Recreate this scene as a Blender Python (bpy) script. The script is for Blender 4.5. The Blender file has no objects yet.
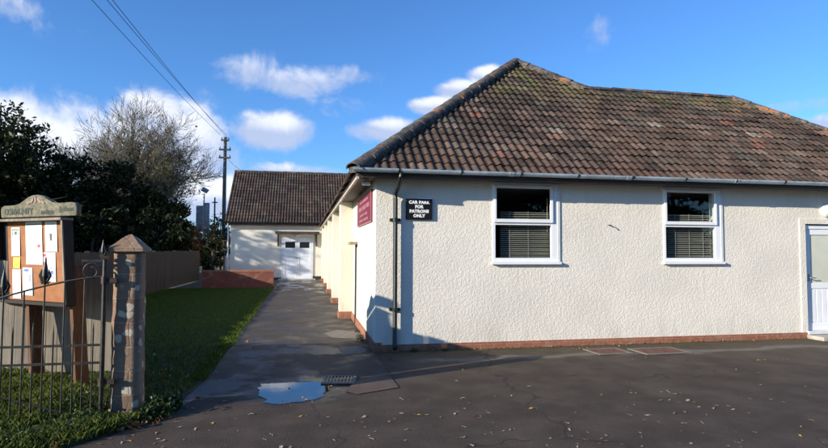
import bpy, bmesh, math, random
import numpy as np
from mathutils import Vector, Matrix
random.seed(7); rng = np.random.default_rng(7)
PI = math.pi
scene = bpy.context.scene
COL = scene.collection

# ------------------------------------------------------------------ camera
CAM = Vector((-1.08, -8.66, 1.6))
yaw = math.atan(108/552); pitch = math.radians(2.65); roll = math.radians(0.2)
fw = Vector((math.sin(yaw)*math.cos(pitch), math.cos(yaw)*math.cos(pitch), math.sin(pitch)))
rt = Vector((math.cos(yaw), -math.sin(yaw), 0)); up = rt.cross(fw)
r2 = rt*math.cos(roll)+up*math.sin(roll); u2 = -rt*math.sin(roll)+up*math.cos(roll)
cd = bpy.data.cameras.new('camera'); cam = bpy.data.objects.new('camera', cd); COL.objects.link(cam)
cam.matrix_world = Matrix(((r2.x, u2.x, -fw.x, CAM.x), (r2.y, u2.y, -fw.y, CAM.y), (r2.z, u2.z, -fw.z, CAM.z), (0, 0, 0, 1)))
cd.sensor_width = 36; cd.lens = 24; cd.clip_start = .05; cd.clip_end = 6000
scene.camera = cam

# ------------------------------------------------------------------ light
SUNV = Vector((-.93, -.36, .308)).normalized()
elev = math.asin(SUNV.z); azim = math.atan2(SUNV.x, SUNV.y)
sl = bpy.data.lights.new('sun', 'SUN'); sun = bpy.data.objects.new('sun', sl); COL.objects.link(sun)
sl.energy = 5.0; sl.angle = math.radians(.5); sl.color = (1, .91, .76)
sun.rotation_euler = SUNV.to_track_quat('Z', 'Y').to_euler()
sun.location = (0, 0, 30)
scene.view_settings.view_transform = 'Standard'; scene.view_settings.look = 'None'
scene.view_settings.exposure = .70; scene.view_settings.gamma = 1
scene.view_settings.use_curve_mapping = False

world = bpy.data.worlds.new('World'); scene.world = world; world.use_nodes = True
wt = world.node_tree; wt.nodes.clear()
def pixdir(px, py):
    return (fw + r2*((px-414)/552) - u2*((py-224)/552)).normalized()
class NT:
    """small node-building helper"""
    def __init__(s, t): s.t = t
    def n(s, kind, ins=None, **kw):
        nd = s.t.nodes.new(kind)
        for k, v in kw.items(): setattr(nd, k, v)
        for k, v in (ins or {}).items():
            sock = nd.inputs[k]
            if isinstance(v, bpy.types.NodeSocket): s.t.links.new(v, sock)
            elif isinstance(v, bpy.types.Node): s.t.links.new(v.outputs[0], sock)
            else: sock.default_value = v
        return nd
    def math(s, op, a, b=0., c=0., clamp=False):
        return s.n('ShaderNodeMath', {0: a, 1: b, 2: c}, operation=op, use_clamp=clamp).outputs[0]
    def vm(s, op, a, b=(0, 0, 0)):
        nd = s.n('ShaderNodeVectorMath', {0: a, 1: b}, operation=op)
        return nd.outputs['Value'] if op in ('DOT_PRODUCT', 'LENGTH') else nd.outputs[0]
    def mix(s, f, a, b, blend='MIX'):
        nd = s.n('ShaderNodeMix', data_type='RGBA', blend_type=blend)
        for i, v in ((0, f), (6, a), (7, b)):
            if isinstance(v, bpy.types.NodeSocket): s.t.links.new(v, nd.inputs[i])
            else: nd.inputs[i].default_value = v if i == 0 or len(v) == 4 else (*v, 1)
        return nd.outputs[2]
    def noise(s, vec, scale, detail=4, rough=.55, dist=0.):
        return s.n('ShaderNodeTexNoise', {'Vector': vec, 'Scale': scale, 'Detail': detail, 'Roughness': rough, 'Distortion': dist}).outputs[0]
    def ramp(s, fac, lo, hi, a=0., b=1.):
        nd = s.n('ShaderNodeMapRange', {0: fac, 1: lo, 2: hi, 3: a, 4: b}, interpolation_type='SMOOTHSTEP')
        return nd.outputs[0]
W = NT(wt)
sky = W.n('ShaderNodeTexSky', sky_type='NISHITA', sun_disc=False, sun_elevation=elev, sun_rotation=azim,
          altitude=0, air_density=1.0, dust_density=.25, ozone_density=2.6)
tc = W.n('ShaderNodeTexCoord').outputs['Generated']
dirn = W.vm('NORMALIZE', tc)
n1 = W.noise(dirn, 11, 8, .62, .5); n2 = W.noise(dirn, 34, 6, .65)
nz = W.math('ADD', W.math('MULTIPLY', n1, .75), W.math('MULTIPLY', n2, .25))
# cloud banks: centre in the sky, half sizes (in photograph pixels / 552 = radians), strength
CL = [(40, 165, 170, 70, 1.15), (10, 120, 60, 34, .9), (150, 122, 46, 36, 1.12), (190, 150, 50, 62, 1.0), (215, 200, 70, 30, 1.25), (-60, 150, 90, 60, 1.0), (272, 130, 50, 24, 1.1),
      (250, 72, 44, 24, .74), (300, 82, 66, 20, .74), (350, 74, 44, 15, .64), (385, 130, 50, 17, 1.0), (440, 106, 34, 12, 1.1), (462, 90, 30, 14, 1.15), (488, 76, 26, 13, 1.15), (300, 172, 60, 12, .8),
      (340, 108, 60, 20, .55), (10, 5, 40, 18, .55), (55, 25, 40, 26, .45), (612, 30, 34, 22, .50), (800, 106, 60, 10, .60), (825, 122, 40, 12, .75), (1000, 120, 90, 50, 1.), (1300, 90, 160, 60, 1.), (-300, 130, 130, 80, 1.)]
dens = None; hgt = None
for (px, py, sx, sy, st) in CL:
    c = pixdir(px, py); r = Vector((c.y, -c.x, 0)).normalized(); u = r.cross(c)
    a = W.math('DIVIDE', W.vm('DOT_PRODUCT', W.vm('SUBTRACT', dirn, tuple(c)), tuple(r)), sx/552)
    b = W.math('DIVIDE', W.vm('DOT_PRODUCT', W.vm('SUBTRACT', dirn, tuple(c)), tuple(u)), sy/552)
    d = W.math('SQRT', W.math('ADD', W.math('MULTIPLY', a, a), W.math('MULTIPLY', b, b)))
    m = W.math('MULTIPLY', W.ramp(d, 1.45, 0.1), st)
    # only on the front half of the sky
    front = W.math('GREATER_THAN', W.vm('DOT_PRODUCT', dirn, tuple(c)), 0.)
    m = W.math('MULTIPLY', m, front)
    lit = W.math('MULTIPLY', m, W.ramp(b, -.6, .7))
    dens = m if dens is None else W.math('MAXIMUM', dens, m)
    hgt = lit if hgt is None else W.math('MAXIMUM', hgt, lit)
cov = W.math('ADD', dens, W.math('MULTIPLY', W.math('SUBTRACT', nz, .5), 1.7))
alpha = W.math('MULTIPLY', W.ramp(cov, .34, .86), .96)
shade = W.ramp(W.math('ADD', hgt, W.math('MULTIPLY', W.math('SUBTRACT', n1, .5), 1.2)), .28, .95)
ccol = W.mix(shade, (.45, .54, .76), (.88, .91, 1.0))
skyc = W.mix(1.0, sky.outputs[0], (.60, 1.0, 1.50), 'MULTIPLY')
b1 = W.n('ShaderNodeBackground', {'Color': skyc, 'Strength': .094})
b2 = W.n('ShaderNodeBackground', {'Color': ccol, 'Strength': .72})
mx = W.n('ShaderNodeMixShader', {0: alpha, 1: b1.outputs[0], 2: b2.outputs[0]})
W.n('ShaderNodeOutputWorld', {'Surface': mx.outputs[0]})

# ------------------------------------------------------------------ materials
MATS = {}
def newmat(name):
    m = bpy.data.materials.new(name); m.use_nodes = True; m.node_tree.nodes.clear(); MATS[name] = m
    return m, NT(m.node_tree)
def finish(T, col, rough=.8, bump=None, bstr=.5, bdist=.01, spec=.5, metal=0., normal=None, **extra):
    ins = {'Base Color': col if isinstance(col, bpy.types.NodeSocket) else (*col, 1), 'Roughness': rough, 'Metallic': metal, 'Specular IOR Level': spec}
    ins.update(extra)
    if bump is not None:
        ins['Normal'] = T.n('ShaderNodeBump', {'Height': bump, 'Strength': bstr, 'Distance': bdist}).outputs[0]
    p = T.n('ShaderNodeBsdfPrincipled', ins)
    T.n('ShaderNodeOutputMaterial', {'Surface': p.outputs[0]})
def opos(T): return T.n('ShaderNodeTexCoord').outputs['Object']
def wpos(T): return T.n('ShaderNodeNewGeometry').outputs['Position']
def simple(name, col, rough=.6, var=.25, nscale=6, bstr=.2, metal=0., spec=.5, bdist=.003):
    m, T = newmat(name); P = wpos(T)
    n = T.noise(P, nscale, 5, .6); n3 = T.noise(P, nscale*9, 3)
    k = T.math('ADD', T.math('MULTIPLY', n, .7), T.math('MULTIPLY', n3, .3))
    f = T.ramp(k, .35, .65)
    c = T.mix(f, tuple(x*(1-var) for x in col), tuple(min(1, x*(1+var)) for x in col))
    finish(T, c, rough, n3, bstr, bdist, spec, metal)
    return m

def render_wall(name, base, dirt=.5):
    m, T = newmat(name); P = wpos(T)
    v = T.noise(P, 24, 3, .6, .7); w = T.noise(P, 48, 3, .6, .6); g = T.noise(P, 130, 2)
    h = T.math('ADD', T.math('MULTIPLY', T.ramp(v, .42, .60), .6), T.math('ADD', T.math('MULTIPLY', w, .5), T.math('MULTIPLY', g, .15)))
    big = T.noise(P, .9, 5, .6); z = T.n('ShaderNodeSeparateXYZ', {0: P}).outputs[2]
    c = T.mix(T.ramp(big, .35, .7), base, tuple(x*.9 for x in base))
    c = T.mix(T.math('MULTIPLY', T.ramp(w, .42, .7), .14), c, (.50, .46, .38))
    st = T.noise(T.vm('MULTIPLY', P, (3, 3, .5)), 1.5, 5, .65)
    low = T.math('MULTIPLY', T.ramp(z, .55, .08), T.ramp(st, .42, .62))
    c = T.mix(T.math('MULTIPLY', low, dirt), c, (.36, .33, .24))
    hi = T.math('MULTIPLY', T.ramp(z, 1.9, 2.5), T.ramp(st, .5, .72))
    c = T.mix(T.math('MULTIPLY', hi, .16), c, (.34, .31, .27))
    # run-off streaks below the two sills and the gutter joints, faint patch repairs
    sx = T.n('ShaderNodeSeparateXYZ', {0: P}).outputs[0]; stk = T.noise(T.vm('MULTIPLY', P, (16, 16, .7)), 1.2, 4, .6)
    for xa, xb in ((1.9, 3.1), (5.05, 6.25)):
        inx = T.math('MULTIPLY', T.ramp(sx, xa-.02, xa+.05), T.ramp(sx, xb+.02, xb-.05))
        dn = T.math('MULTIPLY', T.ramp(z, .5, 1.3), T.math('LESS_THAN', z, 1.36))
        c = T.mix(T.math('MULTIPLY', T.math('MULTIPLY', T.math('MULTIPLY', inx, dn), T.ramp(stk, .48, .68)), .28), c, (.40, .37, .30))
    c = T.mix(T.math('MULTIPLY', T.ramp(T.noise(P, 1.7, 3, .5, 1.), .58, .62), .10), c, (.60, .57, .50))
    finish(T, c, .88, h, .42, .0095, .25)
    return m
render_wall('roughcast', (.79, .738, .645), .25)
render_wall('smooth_cream', (.72, .68, .56))
# brick plinth
def brick(name, c1, c2, mortar, scale=1., paint=.0):
    m, T = newmat(name)
    P = wpos(T); s = T.n('ShaderNodeSeparateXYZ', {0: P})
    u = T.math('ADD', s.outputs[0], s.outputs[1])
    uv = T.n('ShaderNodeCombineXYZ', {0: u, 1: s.outputs[2], 2: 0.}).outputs[0]
    b = T.n('ShaderNodeTexBrick', {'Vector': uv, 'Color1': (*c1, 1), 'Color2': (*c2, 1), 'Mortar': (*mortar, 1), 'Scale': scale,
            'Mortar Size': .006, 'Mortar Smooth': .3, 'Brick Width': .225, 'Row Height': .075, 'Bias': -.1})
    n = T.noise(P, 14, 5, .65); n4 = T.noise(P, 3, 4, .6)
    c = T.mix(T.math('MULTIPLY', T.ramp(n, .4, .7), .5), b.outputs[0], tuple(x*.45 for x in c1))
    c = T.mix(T.math('MULTIPLY', T.ramp(n4, .5, .7), .35), c, (.33, .24, .18))
    h = T.math('SUBTRACT', T.math('MULTIPLY', n, .4), b.outputs[1])
    finish(T, c, .85, h, .5, .006, .3)
brick('brick_red', (.34, .13, .075), (.28, .10, .06), (.30, .22, .17))
brick('brick_garden', (.26, .075, .045), (.18, .06, .04), (.12, .09, .08))

# roof tiles
def tiles(name, cols, lich=.5, sat=1.):
    m, T = newmat(name); P = wpos(T)
    a = T.n('ShaderNodeAttribute', attribute_name='tone').outputs['Fac']
    cr = T.n('ShaderNodeValToRGB', {0: a}); e = cr.color_ramp
    for i, (p, c) in enumerate(cols):
        el = e.elements[i] if i < 2 else e.elements.new(p)
        el.position = p; el.color = (*c, 1)
    n = T.noise(P, 5, 6, .65); n2 = T.noise(P, 34, 4, .6); nb = T.noise(P, .8, 4, .6)
    c = T.mix(T.math('MULTIPLY', T.ramp(n, .42, .66), .6), cr.outputs[0], (.032, .028, .024))
    c = T.mix(T.math('MULTIPLY', T.ramp(nb, .50, .66), .28), c, (.16, .095, .065))
    c = T.mix(T.math('MULTIPLY', T.ramp(T.noise(P, 1.6, 4, .6, .4), .52, .66), .45), c, (.085, .083, .072))
    c = T.mix(T.math('MULTIPLY', T.ramp(n2, .60, .74), lich), c, (.34, .33, .27))
    z = T.n('ShaderNodeSeparateXYZ', {0: P}).outputs[2]
    lowz = T.math('MULTIPLY', T.ramp(z, 3.35, 2.95), T.ramp(T.noise(P, 1.3, 4, .6), .46, .60))
    if lich > .3: c = T.mix(T.math('MULTIPLY', lowz, .28), c, (.14, .070, .048))
    moss = T.math('MULTIPLY', T.ramp(z, 4.5 if lich > .3 else 6.1, 5.3 if lich > .3 else 7.2), T.ramp(T.noise(P, 2.3, 5, .65), .45, .62))
    c = T.mix(T.math('MULTIPLY', moss, .55), c, (.11, .12, .035))
    finish(T, c, .82, T.math('ADD', n2, T.noise(P, 90, 3)), .45, .006, .2)
tiles('roof_tile', [(0, (.018, .015, .013)), (.18, (.040, .028, .022)), (.45, (.068, .045, .034)), (.70, (.100, .066, .050)), (.86, (.145, .105, .082)), (.95, (.15, .066, .044)), (1, (.19, .17, .14))], .5)
tiles('roof_tile_back', [(0, (.035, .025, .022)), (.4, (.06, .04, .033)), (.8, (.085, .06, .045)), (1, (.12, .10, .055))], .25)
def ridgemat():
    m, T = newmat('ridge_tile'); P = wpos(T)
    n = T.noise(P, 6, 6, .7); n2 = T.noise(P, 22, 4, .6); n3 = T.noise(P, 3, 4, .6)
    c = T.mix(T.ramp(n, .4, .65), (.055, .05, .045), (.14, .12, .10))
    c = T.mix(T.math('MULTIPLY', T.ramp(n3, .54, .66), .8), c, (.30, .13, .055))
    c = T.mix(T.math('MULTIPLY', T.ramp(n2, .60, .72), .7), c, (.30, .29, .22))
    finish(T, c, .85, n2, .5, .01, .3)
ridgemat()
simple('fascia_brown', (.045, .032, .027), .5, .3, 5)
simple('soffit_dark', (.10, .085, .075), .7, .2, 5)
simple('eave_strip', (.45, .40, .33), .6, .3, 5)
simple('gutter_grey', (.34, .42, .48), .28, .25, 3, .1, 0., .7)
simple('pipe_dark', (.016, .022, .02), .3, .3, 6, .1)
simple('upvc', (.80, .81, .83), .3, .03, 3, .05)
simple('upvc_old', (.66, .67, .68), .4, .10, 5, .05)
simple('blind', (.55, .52, .44), .5, .08, 3, .05)
simple('interior', (.10, .095, .085), .9, .2, 2)
simple('cream_panel', (.58, .57, .50), .5, .05, 3)
simple('frosted_glass', (.60, .60, .50), .18, .05, 3, .03)
simple('white_paint', (.62, .66, .74), .5, .12, 5, .2)
simple('sign_black', (.008, .008, .009), .35, .2, 3, .05)
simple('letter_white', (.85, .85, .85), .5, .02, 3, .02)
simple('maroon', (.17, .026, .05), .4, .15, 4, .05)
simple('maroon_pale', (.36, .16, .20), .5, .1, 4, .05)
simple('iron', (.028, .025, .021), .45, .6, 18, .5, .3)
simple('iron_rusty', (.04, .022, .016), .6, .5, 18, .5, .2)
simple('rubber', (.02, .02, .02), .6, .2, 8)
simple('lamp_glass', (.62, .68, .58), .3, .05, 3, .05)
simple('bark', (.085, .075, .06), .9, .35, 12, .8, bdist=.02)
simple('bark_pale', (.14, .12, .085), .9, .35, 12, .8, bdist=.02)
simple('pole_wood', (.17, .145, .115), .8, .3, 9, .4)
simple('wire', (.015, .015, .018), .6, .1, 3)
simple('solar', (.10, .13, .18), .15, .2, 3, .05)
simple('sign_blue', (.16, .21, .26), .4, .15, 3, .05)
simple('steel_grey', (.30, .31, .32), .4, .15, 6, .1, .6)
simple('wood_ledge', (.30, .21, .12), .8, .3, 12, .4)
simple('paper', (.80, .80, .80), .6, .02, 6, .08)
simple('paper_blue', (.50, .68, .80), .6, .15, 16, .05)
simple('paper_yellow', (.75, .50, .05), .6, .05, 6, .05)
simple('ink', (.06, .06, .07), .6, .1, 6, .02)
simple('ink_grey', (.34, .36, .42), .6, .1, 6, .02)
simple('ink_red', (.60, .05, .07), .6, .1, 6, .02)
simple('ink_blue', (.08, .15, .45), .6, .1, 6, .02)
simple('ink_green', (.16, .30, .24), .6, .1, 6, .02)
simple('paint_green', (.025, .032, .018), .7, .3, 20, .2)
simple('carve_pink', (.30, .20, .15), .8, .25, 14, .3)
simple('step_concrete', (.33, .30, .26), .9, .25, 6, .4)
simple('grate_iron', (.10, .11, .09), .5, .5, 20, .5, .3)
simple('grate_rim', (.15, .145, .125), .8, .3, 16, .5)
simple('cover_rust', (.13, .05, .035), .75, .45, 9, .5)
simple('silt_rim', (.16, .145, .12), .9, .25, 9, .4)
# wood with grain along z
def wood(name, col, dark, vert=True, rough=.75, streak=34):
    m, T = newmat(name); P = opos(T)
    v = T.vm('MULTIPLY', P, (streak, streak, .8) if vert else (.8, streak, streak))
    n = T.noise(v, 2.2, 6, .65); n2 = T.noise(P, 3, 4, .6)
    a = T.n('ShaderNodeAttribute', attribute_name='tone').outputs['Fac']
    c = T.mix(T.ramp(n, .35, .68), dark, col)
    c = T.mix(T.math('MULTIPLY', T.ramp(n2, .45, .7), .35), c, tuple(x*.6 for x in dark))
    c = T.mix(T.math('MULTIPLY', a, .55), c, tuple(x*.5 for x in col))
    finish(T, c, rough, n, .5, .004, .3)
wood('fence_wood', (.40, .35, .28), (.20, .165, .125))
wood('fence_shaded', (.06, .05, .04), (.026, .022, .018))  # fence wood darkened: shade on the lawn fence put into the colour
wood('board_frame', (.30, .25, .20), (.15, .12, .09), True)
wood('board_shaded', (.035, .025, .02), (.018, .014, .012), True)  # frame wood darkened, shade of its unlit faces put into the colour
wood('post_brown', (.15, .068, .03), (.07, .035, .02), True)
wood('backboard', (.33, .125, .038), (.25, .09, .028), False, .6, 5)
wood('header_wood', (.21, .185, .13), (.09, .09, .06), False, .8, 10)
# sandstone pillar
def stone():
    m, T = newmat('sandstone'); P = wpos(T)
    br = T.noise(P, 9, 5, .6, .4); f = T.noise(P, 45, 4, .6)
    s = T.n('ShaderNodeSeparateXYZ', {0: P}); u = T.math('ADD', s.outputs[0], s.outputs[1])
    uv = T.n('ShaderNodeCombineXYZ', {0: u, 1: s.outputs[2], 2: 0.}).outputs[0]
    uv = T.vm('ADD', uv, T.vm('MULTIPLY', T.n('ShaderNodeTexNoise', {'Vector': P, 'Scale': 5.}).outputs[1], (.06, .05, 0)))
    b = T.n('ShaderNodeTexBrick', {'Vector': uv, 'Color1': (.21, .135, .092, 1), 'Color2': (.28, .195, .135, 1), 'Mortar': (.30, .235, .165, 1),
            'Scale': 1., 'Mortar Size': .010, 'Mortar Smooth': .9, 'Brick Width': .40, 'Row Height': .23})
    c = T.mix(T.math('MULTIPLY', T.ramp(br, .4, .65), .6), b.outputs[0], (.20, .12, .085))
    vo = T.n('ShaderNodeTexVoronoi', {'Vector': T.vm('ADD', P, T.vm('MULTIPLY', T.n('ShaderNodeTexNoise', {'Vector': P, 'Scale': 12.}).outputs[1], (.08, .08, .08))), 'Scale': 6.5}).outputs[0]
    c = T.mix(T.math('MULTIPLY', T.ramp(vo, .30, .22), .8), c, (.56, .50, .38))
    c = T.mix(T.math('MULTIPLY', T.ramp(f, .58, .72), .5), c, (.40, .36, .28))
    h = T.math('ADD', T.math('MULTIPLY', f, .5), T.math('SUBTRACT', br, T.math('MULTIPLY', b.outputs[1], .3)))
    finish(T, c, .9, h, .6, .012, .2)
stone()
# asphalt
def asphalt(name, base, wet):
    m, T = newmat(name); P = wpos(T)
    g = T.noise(P, 95, 4, .85); g2 = T.noise(P, 50, 3, .6); mid = T.noise(P, 2.2, 6, .62); big = T.noise(P, .45, 5, .6, .5)
    sp = T.n('ShaderNodeSeparateXYZ', {0: P}); x, y = sp.outputs[0], sp.outputs[1]
    c = T.mix(T.ramp(mid, .35, .7), tuple(k*.74 for k in base), tuple(k*1.2 for k in base))
    c = T.mix(T.math('MULTIPLY', T.ramp(g, .54, .68), .75), c, (.16, .14, .12))
    c = T.mix(T.math('MULTIPLY', T.ramp(g, .46, .32), .6), c, tuple(k*.35 for k in base))
    c = T.mix(T.math('MULTIPLY', T.ramp(big, .5, .68), .3), c, (.13, .105, .08))
    # silt bands that rain leaves along the foot of the wall and moss in the angle
    yy = T.math('ADD', y, T.math('MULTIPLY', T.noise(P, 1.1, 4, .6), .9))
    band = T.math('MULTIPLY', T.ramp(yy, -.52, -.34), T.ramp(yy, -.12, -.30))
    inx = T.ramp(x, .2, .9)
    c = T.mix(T.math('MULTIPLY', T.math('MULTIPLY', band, inx), .42), c, (.27, .245, .20))
    moss = T.math('MULTIPLY', T.math('MULTIPLY', T.ramp(y, -.55, -.05), T.ramp(T.noise(P, 4, 5, .7), .40, .56)), T.ramp(y, .03, .0))
    c = T.mix(T.math('MULTIPLY', moss, .75), c, (.075, .075, .028))
    crack = T.n('ShaderNodeTexVoronoi', {'Vector': T.vm('ADD', P, T.vm('MULTIPLY', T.n('ShaderNodeTexNoise', {'Vector': P, 'Scale': 1.6}).outputs[1], (.9, .9, 0))), 'Scale': .33}, feature='DISTANCE_TO_EDGE').outputs[0]
    ck = T.ramp(crack, .006, .0015)
    c = T.mix(T.math('MULTIPLY', ck, .55), c, (.02, .018, .016))
    wf = T.ramp(T.noise(P, 1.3, 5, .6, .3), .44, .60)
    if wet > .2:
        c = T.mix(T.math('MULTIPLY', wf, .35), c, tuple(k*.6 for k in base))
        pale = T.ramp(T.noise(T.vm('MULTIPLY', P, (1.1, .6, 1)), 1.7, 5, .6, .4), .53, .66)
        c = T.mix(T.math('MULTIPLY', pale, .5), c, (.17, .155, .13))  # sheen streaks and sunlit parts of the path painted as paler tarmac
    dx = T.math('DIVIDE', T.math('ADD', x, 1.15), .62); dy = T.math('DIVIDE', T.math('ADD', y, 2.15), .60)
    dd_ = T.math('ADD', T.math('SQRT', T.math('ADD', T.math('MULTIPLY', dx, dx), T.math('MULTIPLY', dy, dy))), T.math('MULTIPLY', T.math('SUBTRACT', T.noise(P, 5, 4, .6), .5), 1.1))
    damp = T.ramp(dd_, 1.25, .85)
    if wet > .2: damp = T.math('MAXIMUM', damp, T.math('MULTIPLY', T.ramp(y, 9, 15), T.ramp(T.noise(T.vm('MULTIPLY', P, (1, .3, 1)), 1.4, 4), .44, .54)))
    c = T.mix(T.math('MULTIPLY', damp, .75), c, (.014, .013, .012))
    r = T.math('MAXIMUM', T.math('SUBTRACT', T.math('SUBTRACT', .80, T.math('MULTIPLY', wf, wet)), T.math('MULTIPLY', damp, .42)), .2)
    h = T.math('ADD', T.math('MULTIPLY', g, .6), g2)
    finish(T, c, r, h, .6, .007, .22 if wet < .2 else .28)
asphalt('asphalt', (.072, .053, .039), .05)
asphalt('asphalt_path', (.066, .056, .046), .36)
def patchmat(name, a, b, rough, sc=5):
    m, T = newmat(name); P = wpos(T)
    g = T.noise(P, 110, 3, .7); n = T.noise(P, sc, 5, .6)
    c = T.mix(T.ramp(n, .35, .65), a, b); c = T.mix(T.math('MULTIPLY', T.ramp(g, .5, .7), .4), c, (.18, .16, .14))
    finish(T, c, rough, g, .5, .005, .5)
patchmat('patch_brown', (.075, .046, .036), (.10, .066, .05), .75)
patchmat('patch_dark', (.03, .027, .026), (.06, .05, .045), .45)
patchmat('earth', (.05, .045, .025), (.08, .07, .04), .95, 2)
patchmat('turf', (.012, .024, .006), (.022, .036, .01), .95, 1.4)
def water():
    m, T = newmat('puddle_water'); P = wpos(T)
    finish(T, (.012, .013, .014), .02, T.noise(P, 6, 2), .012, .01, .9)
water()
def glass():
    m, T = newmat('window_glass'); P = wpos(T)
    t = T.n('ShaderNodeBsdfTransparent', {'Color': (.86, .88, .88, 1)})
    g = T.n('ShaderNodeBsdfGlossy', {'Color': (1, 1, 1, 1), 'Roughness': .02, 'Normal': T.n('ShaderNodeBump', {'Height': T.noise(P, 2.5, 2), 'Strength': .05, 'Distance': .02}).outputs[0]})
    fr = T.n('ShaderNodeFresnel', {'IOR': 1.5}).outputs[0]
    f = T.math('MULTIPLY', T.math('ADD', T.math('MULTIPLY', fr, 1.3), .01), T.math('SUBTRACT', 1., T.n('ShaderNodeNewGeometry').outputs['Backfacing']))
    mx = T.n('ShaderNodeMixShader', {0: f, 1: t.outputs[0], 2: g.outputs[0]})
    T.n('ShaderNodeOutputMaterial', {'Surface': mx.outputs[0]})
glass()
# foliage: colour from a per-face tone, slight translucency
def foliage(name, cols, rough=.55, trans=.25):
    m, T = newmat(name); a = T.n('ShaderNodeAttribute', attribute_name='tone').outputs['Fac']
    cr = T.n('ShaderNodeValToRGB', {0: a}); e = cr.color_ramp
    for i, (p, c) in enumerate(cols):
        el = e.elements[i] if i < 2 else e.elements.new(p)
        el.position = p; el.color = (*c, 1)
    p = T.n('ShaderNodeBsdfPrincipled', {'Base Color': cr.outputs[0], 'Roughness': rough, 'Specular IOR Level': .12})
    t = T.n('ShaderNodeBsdfTranslucent', {'Color': cr.outputs[0]})
    mx = T.n('ShaderNodeMixShader', {0: trans, 1: p.outputs[0], 2: t.outputs[0]})
    T.n('ShaderNodeOutputMaterial', {'Surface': mx.outputs[0]})
foliage('leaf_yew', [(0, (.009, .014, .005)), (.7, (.022, .030, .010)), (1, (.050, .052, .018))], .6, .1)
foliage('leaf_holly', [(0, (.014, .020, .008)), (.7, (.036, .042, .015)), (1, (.085, .075, .032))], .5, .12)
foliage('leaf_sparse', [(0, (.10, .095, .04)), (.5, (.17, .15, .065)), (.85, (.23, .19, .09)), (1, (.26, .16, .05))], .7, .3)
foliage('leaf_rust', [(0, (.11, .05, .025)), (.6, (.20, .10, .045)), (1, (.24, .17, .08))], .7, .3)
foliage('leaf_brush', [(0, (.06, .055, .04)), (.6, (.12, .11, .075)), (1, (.18, .16, .10))], .7, .3)
foliage('grass_blade', [(0, (.045, .070, .012)), (.6, (.095, .13, .026)), (.9, (.15, .17, .045)), (1, (.24, .20, .08))], .6, .3)
foliage('lawn_blade', [(0, (.040, .080, .012)), (.6, (.085, .145, .022)), (1, (.16, .18, .05))], .6, .3)
foliage('ivy_leaf', [(0, (.018, .036, .012)), (.6, (.045, .072, .024)), (1, (.095, .115, .045))], .4, .15)
foliage('litter', [(0, (.12, .05, .02)), (.5, (.28, .12, .04)), (.8, (.42, .22, .08)), (1, (.45, .36, .2))], .7, .2)
simple('leaf_pale', (.26, .21, .15), .7, .3, 30, .2)
simple('leaf_tan', (.20, .135, .085), .7, .3, 30, .2)
simple('leaf_yellow', (.55, .32, .04), .6, .2, 30, .2)
simple('leaf_orange', (.48, .14, .03), .6, .25, 30, .2)

# ------------------------------------------------------------------ object helpers
def M(n): return MATS[n]
def link(name, me, mat=None, parent=None):
    o = bpy.data.objects.new(name, me); COL.objects.link(o)
    if mat: me.materials.append(M(mat))
    if parent is not None: o.parent = parent
    return o
def obj(name, bm, mat, parent=None, smooth=False, bevel=0):
    if bevel:
        bmesh.ops.bevel(bm, geom=bm.edges[:], offset=bevel, segments=1, affect='EDGES', clamp_overlap=True)
    bmesh.ops.recalc_face_normals(bm, faces=bm.faces)
    me = bpy.data.meshes.new(name); bm.to_mesh(me); bm.free()
    if smooth: me.polygons.foreach_set('use_smooth', [True]*len(me.polygons))
    return link(name, me, mat, parent)
def thing(name, label, cat, loc=(0, 0, 0), rz=0, group=None):
    o = bpy.data.objects.new(name, None); COL.objects.link(o); o.location = loc; o.rotation_euler = (0, 0, rz)
    o.empty_display_size = .2
    return tag(o, label, cat, group)
def tag(o, label=None, cat=None, group=None, kind=None):
    if label: o['label'] = label
    if cat: o['category'] = cat
    if group: o['group'] = group
    if kind: o['kind'] = kind
    return o
def B(): return bmesh.new()
def box(bm, x0, x1, y0, y1, z0, z1, mtx=None):
    vs = [bm.verts.new(Vector(p) if mtx is None else mtx @ Vector(p)) for p in
          ((x0, y0, z0), (x1, y0, z0), (x1, y1, z0), (x0, y1, z0), (x0, y0, z1), (x1, y0, z1), (x1, y1, z1), (x0, y1, z1))]
    for f in ((0, 3, 2, 1), (4, 5, 6, 7), (0, 1, 5, 4), (1, 2, 6, 5), (2, 3, 7, 6), (3, 0, 4, 7)):
        bm.faces.new([vs[i] for i in f])
    return bm
def tube(bm, pts, r, seg=8, caps=True):
    pts = [Vector(p) for p in pts]; rr = r if isinstance(r, (list, tuple)) else [r]*len(pts)
    rings = []
    for i, p in enumerate(pts):
        t = (pts[min(i+1, len(pts)-1)]-pts[max(i-1, 0)]).normalized()
        a = t.cross(Vector((0, 0, 1)) if abs(t.z) < .9 else Vector((1, 0, 0))).normalized(); b = t.cross(a)
        if rings and a.dot(la) < 0: a, b = -a, -b
        la = a
        rings.append([bm.verts.new(p+(a*math.cos(2*PI*k/seg)+b*math.sin(2*PI*k/seg))*rr[i]) for k in range(seg)])
    for A, C in zip(rings, rings[1:]):
        for k in range(seg): bm.faces.new((A[k], A[(k+1) % seg], C[(k+1) % seg], C[k]))
    if caps:
        bm.faces.new(rings[0][::-1]); bm.faces.new(rings[-1])
    return bm
def prism(bm, poly, fn, d0, d1):
    """poly: list of 2-D points, fn(u,v,d)->3-D"""
    A = [bm.verts.new(fn(u, v, d0)) for u, v in poly]; C = [bm.verts.new(fn(u, v, d1)) for u, v in poly]
    bm.faces.new(A[::-1]); bm.faces.new(C)
    n = len(poly)
    for k in range(n): bm.faces.new((A[k], A[(k+1) % n], C[(k+1) % n], C[k]))
    return bm
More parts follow.
